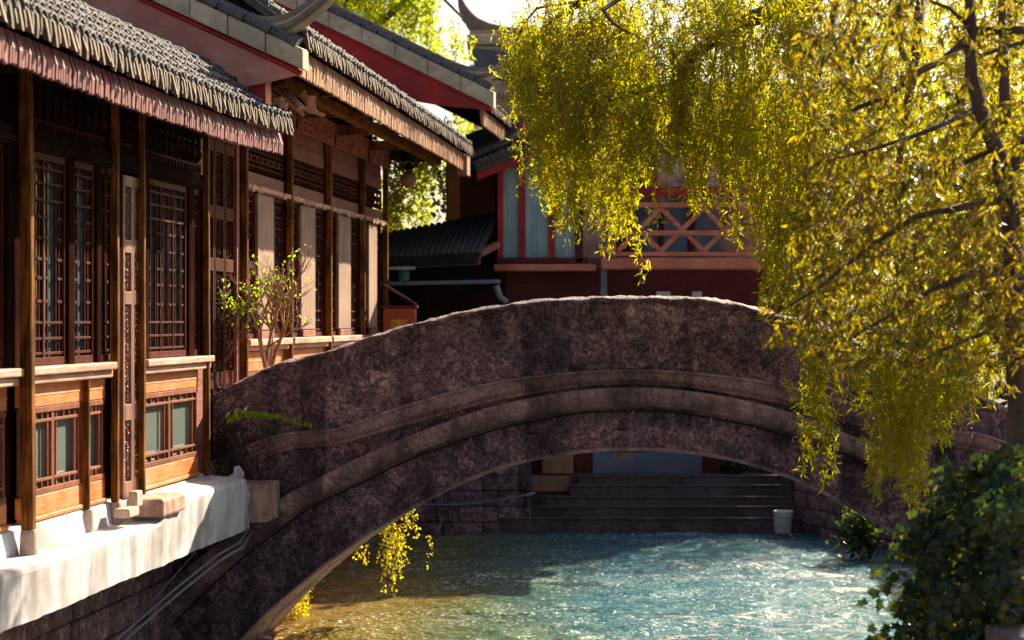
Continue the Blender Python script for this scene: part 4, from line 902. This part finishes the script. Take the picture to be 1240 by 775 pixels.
# ------------------------------------------------------------ plants
def branch_mesh(paths, name, mat, parent, n=5):
    m = MB()
    for pts, r0, r1 in paths:
        L_ = len(pts); m.tube([Vector(p) - parent.location for p in pts], [r0 + (r1 - r0) * i / (L_ - 1) for i in range(L_)], n)
    return m.build(name, mat, parent, smooth=True)
def strands(spec, step, spread=.012, arc=1.0):
    """hanging shoots; spec rows (px0, px1, y0, y1, n, Yc, dY, lmin, lmax). returns shoot paths and leaf roots"""
    paths = []; pos = []; dr = []
    for px0, px1, y0, y1, n_, Yc, dY, l0, l1 in spec:
        left = 0; gi_ = R(0, 1)
        for _ in range(n_):
            if left <= 0:
                left = random.randint(3, 7); gi_ = gi_ + .618034; cxp = px0 + (px1 - px0) * (gi_ % 1.0); cY = Yc + R(-dY, dY); cln = R(l0, l1); cys = R(y0, max(y0 + 1, y1 - cln * .7)); cend = y1 - random.random() ** 1.6 * 90
            left -= 1
            px = cxp + RNG.normal() * 7; Y = cY + RNG.normal() * .10; ln = cln * R(.55, 1.1); ys = cys + R(-30, 30); ye_ = min(ys + ln, cend + R(-25, 10))
            if ye_ - ys < 15: continue
            p = P(px, ys, Y); q = P(px, ye_, Y); Ls = p.z - q.z; nseg = max(4, int(Ls / .12)); pts = []
            ax, ay = arc * R(-.38, .38) * min(1, Ls), arc * R(-.3, .3); sw = R(0, 6.28); sa = R(.01, .035)
            for i in range(nseg + 1):
                t = i / nseg; e = (1 - (1 - t) ** 2)
                pts.append(Vector((p.x + ax * (e - 1) + sa * math.sin(sw + t * 7), p.y + ay * (e - 1) + sa * math.cos(sw + t * 6), p.z - Ls * t ** 1.15)))
            paths.append(pts); arr = np.array([tuple(v) for v in pts]); k = max(4, int(Ls / step)); t = np.sort(RNG.uniform(0, nseg, k)); i0 = np.minimum(t.astype(int), nseg - 1); f = (t - i0)[:, None]
            pp = arr[i0] * (1 - f) + arr[i0 + 1] * f; dd = RNG.normal(size=(k, 3)) * .7; dd[:, 2] -= .6
            pos.append(pp + RNG.normal(size=(k, 3)) * spread); dr.append(dd)
    return paths, np.concatenate(pos), np.concatenate(dr)
def shoot_mesh(paths, name, mat, parent, r=.003):
    V = []; Fq = []; o = 0; L0 = np.array(parent.location)
    ring = np.array([(r, 0, 0), (-r * .5, r * .87, 0), (-r * .5, -r * .87, 0)])
    for pts in paths:
        a = np.array([tuple(p) for p in pts]) - L0; n_ = len(a); V.append((a[:, None, :] + ring[None]).reshape(-1, 3))
        for i in range(n_ - 1):
            for k in range(3): Fq.append((o + i * 3 + k, o + i * 3 + (k + 1) % 3, o + (i + 1) * 3 + (k + 1) % 3, o + (i + 1) * 3 + k))
        o += n_ * 3
    return np_mesh(name, np.concatenate(V), np.array(Fq), mat, parent)

# big willow hanging in front of the bridge
W = empty('willow_tree', (6.6, 19.8, -2.6)); tag(W, 'large yellow-green weeping willow hanging over the bridge from the right', 'tree')
def WP(*l, Y=19.5): return [P(x, y, Y + dy) for x, y, dy in l]
limbs = [([Vector((6.6, 19.8, -2.7)), Vector((6.5, 19.8, -1)), Vector((6.2, 19.7, 1)), Vector((5.7, 19.6, 2.6)), Vector((4.9, 19.5, 3.6))], .26, .16),
         (WP((1250, -75, 0), (1120, -55, 0), (1020, -25, .2), (960, 8, .2), (911, 22, .1), (893, 30, 0), (870, 46, 0), (850, 58, 0), (838, 67, 0), (835, 84, -.1), (820, 104, 0), (795, 106, 0), (770, 112, .1), (740, 119, .1), (733, 130, 0)), .11, .012),
         (WP((1020, -25, .2), (900, -30, .6), (800, -25, .6), (735, -18, .5), (690, 12, .4), (660, 32, .3), (645, 60, .3), (628, 90, .2)), .06, .008),
         (WP((800, -25, .6), (760, -8, -.2), (730, 12, -.4), (742, 28, -.5), (758, 38, -.5), (775, 46, -.5)), .03, .008),
         (WP((735, -18, .5), (700, 2, 0), (672, 6, 0), (650, 10, 0), (635, 28, 0), (625, 50, 0)), .02, .006),
         (WP((960, 8, .2), (930, 90, .4), (905, 115, .4), (895, 132, .4), (880, 150, .3)), .035, .01),
         (WP((1020, -25, .2), (1005, 40, -.3), (985, 120, -.4), (975, 200, -.4), (985, 300, -.5), (990, 380, -.5)), .05, .008),
         (WP((1120, -55, 0), (1110, 60, -.6), (1090, 180, -.8), (1085, 300, -.8), (1090, 400, -.8)), .06, .008),
         (WP((1250, -75, 0), (1210, 80, .4), (1180, 220, .6), (1175, 340, .6)), .07, .01),
         (WP((870, 46, 0), (860, 110, .3), (850, 170, .4), (835, 230, .4)), .02, .006)]
branch_mesh(limbs, 'trunk', 'bark', W, 8)
spec = [(617, 650, 25, 160, 75, 19.6, .5, 50, 110), (632, 700, 20, 250, 160, 19.6, .6, 50, 140), (660, 760, -30, 305, 240, 19.6, .7, 60, 150), (740, 830, -40, 245, 185, 19.7, .8, 60, 150),
        (690, 762, 130, 315, 45, 19.4, .6, 60, 120), (830, 905, 130, 325, 40, 19.4, .6, 60, 120), (640, 690, 120, 260, 24, 19.4, .5, 50, 100),
        (780, 840, 180, 320, 16, 19.5, .8, 50, 110), (820, 905, -50, 262, 215, 19.7, .9, 60, 160), (890, 985, -50, 345, 290, 19.6, 1.0, 70, 180), (925, 960, 280, 400, 30, 19.4, .5, 60, 120), (960, 1060, -40, 420, 330, 19.4, 1.1, 70, 190),
        (978, 1004, 350, 590, 40, 19.0, .3, 80, 160), (1020, 1060, 380, 545, 28, 19.0, .5, 60, 130), (1056, 1122, 370, 625, 150, 18.9, .6, 60, 160), (1100, 1180, 340, 545, 100, 18.9, .7, 50, 140),
        (1150, 1260, 330, 520, 70, 18.8, .7, 50, 140), (1060, 1260, -50, 430, 430, 19.5, 1.2, 80, 190), (765, 800, 290, 355, 4, 19.5, .2, 40, 60)]
paths, pos, dr = strands(spec, .0165)
shoot_mesh(paths, 'shoots', 'twig', W)
N = len(pos); print('willow leaves', N)
leaves('crown', pos, dr, RNG.uniform(.05, .105, N), RNG.uniform(.010, .017, N), 'willow', W)

# broad-leaved tree at the right edge, nearer the camera
T = empty('broadleaf_tree', P(1238, 775, 13.6)); tag(T, 'nearer broad-leaved tree with dark trunk and yellowing leaves at the right edge', 'tree')
def TP(*l, Y=13.4): return [P(x, y, Y + dy) for x, y, dy in l]
tl_ = [(TP((1246, 900, .2), (1240, 700, .2), (1238, 540, .2), (1232, 440, .1), (1230, 340, .1), (1222, 240, 0), (1206, 180, 0), (1186, 130, 0), (1176, 90, 0), (1176, 30, 0), (1170, -60, 0)), .10, .028),
       (TP((1300, 40, .3), (1240, 36, 0), (1180, 38, 0)), .03, .03),
       (TP((1180, 38, 0), (1160, 58, 0), (1140, 74, 0), (1115, 86, 0), (1095, 100, 0), (1070, 118, -.1), (1028, 135, -.1)), .03, .016),
       (TP((1280, 40, .3), (1240, 50, .1), (1210, 60, 0), (1180, 70, 0)), .02, .012),
       (TP((1180, 38, 0), (1150, 10, 0), (1110, -5, 0)), .02, .008),
       (TP((1095, 70, .2), (1085, 45, .2), (1065, 20, .2), (1040, -5, .2)), .018, .008),
       (TP((1222, 240, 0), (1170, 250, -.2), (1110, 262, -.3), (1050, 300, -.4), (990, 350, -.4), (930, 385, -.4)), .03, .006),
       (TP((1230, 340, .1), (1180, 330, -.3), (1130, 350, -.4), (1080, 380, -.5), (1030, 410, -.5)), .03, .006),
       (TP((1186, 130, 0), (1120, 160, -.3), (1060, 180, -.3), (1000, 195, -.2)), .022, .006),
       (TP((1232, 440, .1), (1200, 400, -.3), (1150, 420, -.3), (1110, 440, -.3)), .022, .006),
       (TP((1206, 180, 0), (1150, 205, .3), (1080, 225, .4), (1010, 260, .4)), .02, .006)]
tw = []; tp_, td_ = [], []
for _ in range(900):
    y = R(-40, 440) if random.random() < .9 else R(300, 470)
    xl = interp(y, [(-40, 1010), (0, 1000), (60, 960), (100, 952), (150, 985), (200, 980), (260, 965), (310, 960), (360, 935), (400, 915), (430, 1010), (470, 1110)])
    x = R(xl, 1262); 
    if y > 400 and random.random() < .4: continue
    if y < 190 and x > 1090 and random.random() < .45: continue
    Yt = 13.2 + R(-.7, .9); base = P(x, y, Yt); d_ = Vector((R(-1, .5), R(-.5, .5), R(-.75, .25))).normalized(); ln = R(.14, .34)
    base = base - d_ * ln * .6
    pts = [base + d_ * (ln * i / 4) + Vector((0, 0, -.05 * (i / 4) ** 2)) for i in range(5)]; tw.append((pts, .005, .002))
    for k in range(random.randint(7, 13)):
        t = R(.1, 1); p = base + d_ * ln * t; tp_.append(tuple(p)); s_ = Vector((R(-1, 1), R(-1, 1), R(-1, .2))).normalized(); dd = d_ * .7 + s_ * .9 + Vector((0, 0, -.35)); td_.append(tuple(dd))
for _ in range(600):  # extra crown at the right, added to shade the tree's lower leaves
    base = Vector((R(3.3, 5.8), R(14.2, 17.0), R(.2, 2.6))); d_ = Vector((R(-1, 1), R(-1, 1), R(-.6, .4))).normalized(); ln = R(.2, .4)
    tw.append(([base + d_ * (ln * i / 3) for i in range(4)], .005, .002))
    for k in range(11): t = R(.1, 1); tp_.append(tuple(base + d_ * ln * t)); td_.append((R(-1, 1), R(-1, 1), R(-1, .2)))
tl_ += [([Vector((3.25, 13.4, 1.0)), Vector((3.9, 14.6, 1.8)), Vector((4.6, 16, 2.6))], .05, .015), ([Vector((3.2, 13.4, 1.3)), Vector((3.6, 15.2, 2.6)), Vector((3.9, 16.4, 3.4))], .04, .012)]  # limbs carrying the added shading crown
branch_mesh(tl_, 'trunk', 'bark', T, 8); branch_mesh(tw, 'twigs', 'twig', T, 4)
N = len(tp_); leaves('crown', tp_, td_, RNG.uniform(.05, .115, N), RNG.uniform(.015, .028, N), 'broad', T, broad=True)

# background willow seen between the roofs
Wb = empty('willow_tree', (-5.0, 50, -1.8)); tag(Wb, 'blurred bright background willow rising behind the tiled roofs at left', 'tree')
spec = [(380, 470, -120, 60, 130, 50, 2, 60, 150), (440, 525, -120, 90, 150, 50, 2, 60, 150), (520, 562, 40, 110, 40, 50, 1.0, 30, 60), (455, 500, 150, 340, 40, 42, 1.5, 60, 140), (495, 545, 150, 300, 40, 42, 1, 60, 130), (560, 620, 90, 180, 30, 50, 1, 40, 90), (300, 400, -160, 20, 80, 50, 2, 60, 120)]
paths, pos, dr = strands(spec, .03, .05)
branch_mesh([([Vector((-5, 50, -1.8)), Vector((-4.8, 50, 2)), Vector((-4.2, 50, 6)), Vector((-3.6, 50, 9.5))], .35, .12), ([Vector((-4.4, 50, 5)), Vector((-3.2, 49, 7)), Vector((-2, 49, 8)), Vector((-1.2, 49, 7.2))], .14, .03), ([Vector((-4.6, 50, 4)), Vector((-3.4, 46, 5)), Vector((-2.6, 45, 4.6))], .12, .03)], 'trunk', 'bark', Wb, 8)
N = len(pos); leaves('crown', pos, dr, RNG.uniform(.12, .22, N), RNG.uniform(.035, .06, N), 'willow_far', Wb)

# backdrop trees closing the gaps behind the houses
def bush_tree(X, Y, z0, z1, r, n_, label, mat='broad', name='tree'):
    o = empty(name, (X, Y, z0)); tag(o, label, 'tree', None); H = z1 - z0
    branch_mesh([([Vector((X, Y, z0)), Vector((X + .1, Y, z0 + H * .3)), Vector((X, Y, z0 + H * .7))], .22, .08)] +
                [([Vector((X, Y, z0 + H * f)), Vector((X + R(-1, 1) * r * .7, Y + R(-1, 1) * r * .7, z0 + H * (f + .25)))], .07, .02) for f in (.3, .4, .5, .55, .6)], 'trunk', 'bark', o, 6)
    C_ = RNG.normal(size=(28, 3)) * np.array([r * .45, r * .45, H * .22]) + np.array([X, Y, z0 + H * .62])
    idx = RNG.integers(0, 28, n_); pos = C_[idx] + RNG.normal(size=(n_, 3)) * r * .2; dr = RNG.normal(size=(n_, 3)); dr[:, 2] -= .4
    leaves('crown', pos, dr, RNG.uniform(.12, .25, n_), RNG.uniform(.06, .1, n_), mat, o, broad=True)
bush_tree(9.5, 46, -2.6, 8, 3.4, 9000, 'broad tree hidden mostly behind the willow at upper right', 'willow_far')
bush_tree(6.9, 25.6, -2.6, 2.0, 1.5, 7000, 'dark green tree on the right bank just beyond the bridge end', 'ivy')
bush_tree(10.2, 27.5, -2.6, 6, 2.4, 9000, 'tall dark tree far right beyond the bridge, mostly covered by foliage', 'ivy')
bush_tree(-1.6, 41.5, -2.6, 2.4, 1.1, 2600, 'dark shaded tree in the gap behind the shed roof', 'ivy')

# ivy over the near right wall
wl = MB()
for r_ in range(5):
    x = 2.92 + (r_ % 2) * .1
    while x < 5.2:
        w_ = R(.3, .6); wl.box(x, x + w_ - .012, 12.0, 12.75, -1.88 - .24 * (r_ + 1) + .01, -1.88 - .24 * r_); x += w_
tag(wl.build('stone_wall', grained('wall_stone', (.18, .11, .12), (.36, .25, .25), scale=(10, 10, 10), rough=.7, blot=4), bev=.02), 'low reddish stone wall top at bottom right below the ivy', 'wall')
Iv = empty('ivy', (3.2, 13.4, -3.0)); tag(Iv, 'dense dark ivy mound spilling toward the water at bottom right', 'ivy')
ip, idr, inn = [], [], []; outline = [(545, 1232), (560, 1192), (580, 1160), (610, 1142), (640, 1126), (680, 1120), (720, 1112), (775, 1100), (860, 1096)]
for _ in range(4000):
    y = R(548, 850); xl = interp(y, outline); x = xl + (1300 - xl) * random.random() ** 1.15
    dpt = 13.6 - .9 * min(1, (x - xl) / 60) + R(-.12, .3) + .2 * math.sin(x * .07 + 1) + .2 * math.sin(y * .08 + x * .03)
    if y > 742 and x > 1185: dpt = max(dpt, 13.0)
    p = P(x + 10 * math.sin(y * .07) * (x - xl < 70), y + 8 * math.sin(x * .13), dpt); ip.append(tuple(p)); ox = -1 if x - xl < 50 else R(-.5, .4)
    inn.append((ox, -1.2, .5)); idr.append((R(-.8, .8), R(-.4, .2), R(-1, .1)))
for cx_, cy_, n_ in ((1098, 648, 16), (1085, 668, 10), (1120, 640, 14), (1080, 700, 8), (1062, 716, 7), (1096, 735, 12), (1075, 765, 12), (1145, 575, 14), (1200, 560, 24), (1225, 550, 24)):
    for _ in range(n_): p = P(cx_ + R(-16, 16), cy_ + R(-12, 12), 13.3 + R(-.2, .2)); ip.append(tuple(p)); inn.append((R(-1, 1), -1, R(0, 1))); idr.append((R(-.8, .8), 0, R(-1, .1)))
ivy_st = []
for _ in range(34):
    y = R(552, 770); xl = interp(y, outline); a0 = P(xl + 22, y, 13.3); ln = R(.12, .38); dv = Vector((R(-1, -.2), R(-.4, .1), R(-.5, .75))).normalized(); pp = [a0 + dv * ln * k / 5 + Vector((0, 0, -.10 * (k / 5) ** 2)) for k in range(6)]; ivy_st.append((pp, .005, .002))
    for k in range(2, 6):
        for _q in range(2): ip.append(tuple(pp[k] + Vector((R(-.03, .03), 0, R(-.03, .03))))); inn.append((R(-.6, .6), -1, R(0, .8))); idr.append((R(-.8, .8), 0, R(-1, .2)))
N = len(ip); leaves('foliage', ip, idr, RNG.uniform(.045, .10, N), RNG.uniform(.045, .09, N), 'ivy', Iv, lobed=True, nrm=inn)
br = []
for _ in range(60):
    y = R(560, 760); xl = interp(y, outline); p = P(xl + R(10, 90), y, 13.6); br.append(([p + Vector((R(.1, .4), .2, R(-.5, -.1))), p, p + Vector((R(-.16, .02), -.1, R(-.05, .1)))], .008, .003))
branch_mesh(br + ivy_st, 'stems', 'bark', Iv, 4)
co_ = MB(); pl_ = [P(x + 44, y + 55, 13.9) for y, x in outline]; pl_ += [P(1400, 915, 13.9), P(1400, 610, 13.9)]
vs = [p - Iv.location for p in pl_] + [p + Vector((0, 1.2, 0)) - Iv.location for p in pl_]; n_ = len(pl_)
co_.add(vs, [tuple(range(n_)), tuple(range(2 * n_ - 1, n_ - 1, -1))] + [(i, i + n_, (i + 1) % n_ + n_, (i + 1) % n_) for i in range(n_)]); co_.build('root_mass', 'bark', Iv)

# bare shrub on the bridge landing and leafy one at the house corner
def shrub(name, base, tips, label, leafn, leaf_c, mat='fresh', tr=.02):
    o = empty(name, base); tag(o, label, 'shrub'); br = []; lp = []; ld = []
    def grow(p, d, ln, r, lev):
        n_ = 5; pts = [p]
        for i in range(n_):
            d = (d + Vector((R(-.22, .22), R(-.22, .22), R(-.06, .14)))).normalized(); p = p + d * ln / n_; pts.append(p)
        br.append((pts, r, r * .6))
        if lev == 0:
            if random.random() < leafn:
                for _ in range(leaf_c): lp.append(tuple(p + Vector((R(-.05, .05), R(-.05, .05), R(-.05, .05))))); ld.append((R(-1, 1), R(-1, 1), R(-.6, 1)))
            return
        for _ in range(4 if lev > 1 else 5):
            q = pts[random.randint(2, n_)]; grow(q, (d + Vector((R(-1, 1), R(-.8, .8), R(-.35, .55)))).normalized(), ln * R(.45, .72), r * .5, lev - 1)
    for t_ in tips:
        d = (Vector(t_) - Vector(base)); grow(Vector(base) + Vector((R(-.03, .03), 0, 0)), d.normalized(), d.length * .62, tr, 3)
    branch_mesh(br, 'branches', 'twig', o, 5)
    N = len(lp)
    if N: leaves('foliage', lp, ld, RNG.uniform(.035, .06, N), RNG.uniform(.022, .034, N), mat, o, broad=True)
    return o
b0 = P(325, 470, 23.6)
shrub('shrub', b0, [P(300, 350, 23.5), P(322, 325, 23.7), P(345, 335, 23.5), P(362, 345, 23.7)], 'bare reddish twiggy shrub with few leaves behind the bridge parapet', .22, 2, tr=.03)
b0 = P(268, 480, 22.9)
shrub('shrub', b0, [P(262, 330, 22.8), P(276, 335, 22.8)], 'leafy green shrub at the corner between the two timber houses', .75, 3, tr=.014)

# creeper at the bridge's left end with one lit sprig
cr = empty('creeper', P(290, 560, 22.15)); tag(cr, 'dark reddish creeper clinging to the bridge beside the white ledge', 'creeper')
cp, cd = [], []
for _ in range(700):
    x = 262 + abs(RNG.normal()) * 26; y = RNG.normal(545, 24); p = P(x, y, 22.16 + R(-.06, .06)); cp.append(tuple(p)); cd.append((R(-.6, .6), -.3, -1))
N = len(cp); leaves('foliage', cp, cd, RNG.uniform(.03, .06, N), RNG.uniform(.02, .04, N), 'redcreeper', cr, broad=True)
branch_mesh([([P(R(256, 275), R(500, 530), 22.15), P(R(270, 300), R(530, 560), 22.1), P(R(270, 330), R(560, 600), 22.15)], .006, .003) for _ in range(12)], 'stems', 'bark', cr, 4)
spg = empty('leafy_sprig', P(255, 520, 21.9)); tag(spg, 'bright green sprig of leaves reaching across the left end of bridge', 'sprig')
sp_p = [P(250, 530, 21.5), P(272, 507, 21.6), P(300, 499, 21.6), P(335, 503, 21.6), P(376, 513, 21.6)]
branch_mesh([(sp_p, .006, .003)], 'stem', 'twig', spg, 5); sp_l, sp_d = [], []
for i in range(46):
    t = R(.9, 3.98); i0 = int(t); p = sp_p[i0].lerp(sp_p[min(i0 + 1, 4)], t - i0); sp_l.append(tuple(p + Vector((R(-.01, .01), R(-.03, .03), .01)))); sp_d.append((R(-.3, .6), R(-.3, .2), R(-1, -.2) if random.random() < .8 else .5))
N = len(sp_l); leaves('foliage', sp_l, sp_d, RNG.uniform(.06, .09, N), RNG.uniform(.036, .055, N), 'fresh', spg, broad=True, nrm=[(R(-.3, .3), -1, .2)] * N)

# vines hanging behind the arch
for (px0, px1, y0, y1, n_, lab) in ((466, 508, 600, 722, 34, 'thickest yellow vine curtain hanging behind the left of the arch'), (350, 372, 640, 810, 36, 'yellow vine hanging beside the foot of the arch, lowest of three'), (434, 448, 610, 712, 7, 'thin single yellow vine strand between the two thicker ones')):
    v = empty('hanging_vine', P((px0 + px1) / 2, y0, 25.6)); tag(v, lab, 'vine', 'vines hanging behind the arch')
    paths, pos, dr = strands([(px0, px1, y0, y1, n_, 25.6, .25, 60, 130)], .016, .02, .12)
    zt_ = (387.5 - topy((px0 + px1) / 2)) * YF / F - .05
    for q_ in range(4):
        xq = P(R(px0, px1), y0, 25.3).x; zq = P(px0, y0 + 20, 25.3).z; paths.append([Vector((xq + .03 * math.sin(k * 1.3 + q_), 25.22 + .04 * math.sin(k * .9), zt_ + (zq - zt_) * k / 14)) for k in range(15)])
    shoot_mesh(paths, 'stems', 'twig', v, .003); N = len(pos); leaves('foliage', pos, dr, RNG.uniform(.028, .05, N), RNG.uniform(.02, .032, N), 'vineleaf', v, broad=True)
dl = empty('dry_leaves', P(757, 547, 25.0)); tag(dl, 'two small dry orange leaf tufts hanging under the crown of arch', 'dry leaves')
dp = [tuple(P(random.choice((749, 763)) + R(-4, 4), 550 + R(-2, 4), 22.6)) for _ in range(36)]; leaves('foliage', dp, [(R(-1, 1), R(-1, 1), R(-1, .3)) for _ in dp], .04, .03, 'dryleaf', dl, broad=True)

# bushes by the right quay under the arch
bs = empty('bush', P(1045, 655, 31.5)); tag(bs, 'dark green bush growing on the quay wall under the right arch', 'bush')
bp_ = [tuple(P(RNG.normal(1042, 12), RNG.normal(642, 14), 31.6 + R(-.3, .3))) for _ in range(420)]
leaves('foliage', bp_, [(R(-1, 1), R(-1, 1), R(-1, .6)) for _ in bp_], .13, .1, 'ivy', bs, broad=True); branch_mesh([([P(1045, 665, 31.7), P(1040, 640, 31.6), P(1046, 620, 31.6)], .02, .006)], 'stems', 'bark', bs, 5)
bs = empty('bush', P(888, 585, 37.1)); tag(bs, 'small dark bush above the stone steps, right of the blue grey plinth', 'bush')
bp_ = [tuple(P(RNG.normal(890, 9), RNG.normal(565, 9), 37.2 + R(-.2, .2))) for _ in range(300)]
leaves('foliage', bp_, [(R(-1, 1), R(-1, 1), R(-1, .6)) for _ in bp_], .13, .09, 'ivy', bs, broad=True); branch_mesh([([P(888, 585, 37.2), P(888, 560, 37.2)], .02, .01)], 'stems', 'bark', bs, 5)

# hanging basket and lantern under the eave corner of the second house
hb = empty('hanging_basket', P(497, 196, 32.6)); tag(hb, 'dark clay hanging basket of trailing plants below the upper eave corner', 'basket')
MB().lathe((0, 0, 0), [(.12, 0), (.2, .04), (.26, .16), (.28, .28), (.24, .3)], 14).build('pot', 'dark_wood', hb, smooth=True)
MB().tube([(-.2, 0, .28), (0, 0, .75)], .006, 4).tube([(.2, 0, .28), (0, 0, .75)], .006, 4).build('hanger', 'blackcable', hb)
fp = [tuple(P(RNG.normal(490, 16), RNG.normal(182, 8), 32.6 + R(-.3, .3))) for _ in range(420)]
leaves('foliage', fp, [(R(-1, 1), R(-1, 1), R(-1, .3)) for _ in fp], .09, .07, 'ivy', hb, broad=True)
lt = empty('lantern', P(495, 226, 32.4)); tag(lt, 'small brown lantern hanging below the dark basket', 'lantern')
MB().lathe((0, 0, 0), [(.04, 0), (.10, .02), (.13, .1), (.13, .14), (.09, .2), (.03, .26)], 12).build('shade', 'clay', lt, smooth=True)
MB().lathe((0, 0, .26), [(.06, 0), (.09, .05), (.02, .12), (.008, .2)], 10).build('cap', 'dark_wood', lt)
MB().tube([(0, 0, .4), (0, 0, .62)], .006, 4).build('cord', 'blackcable', lt)
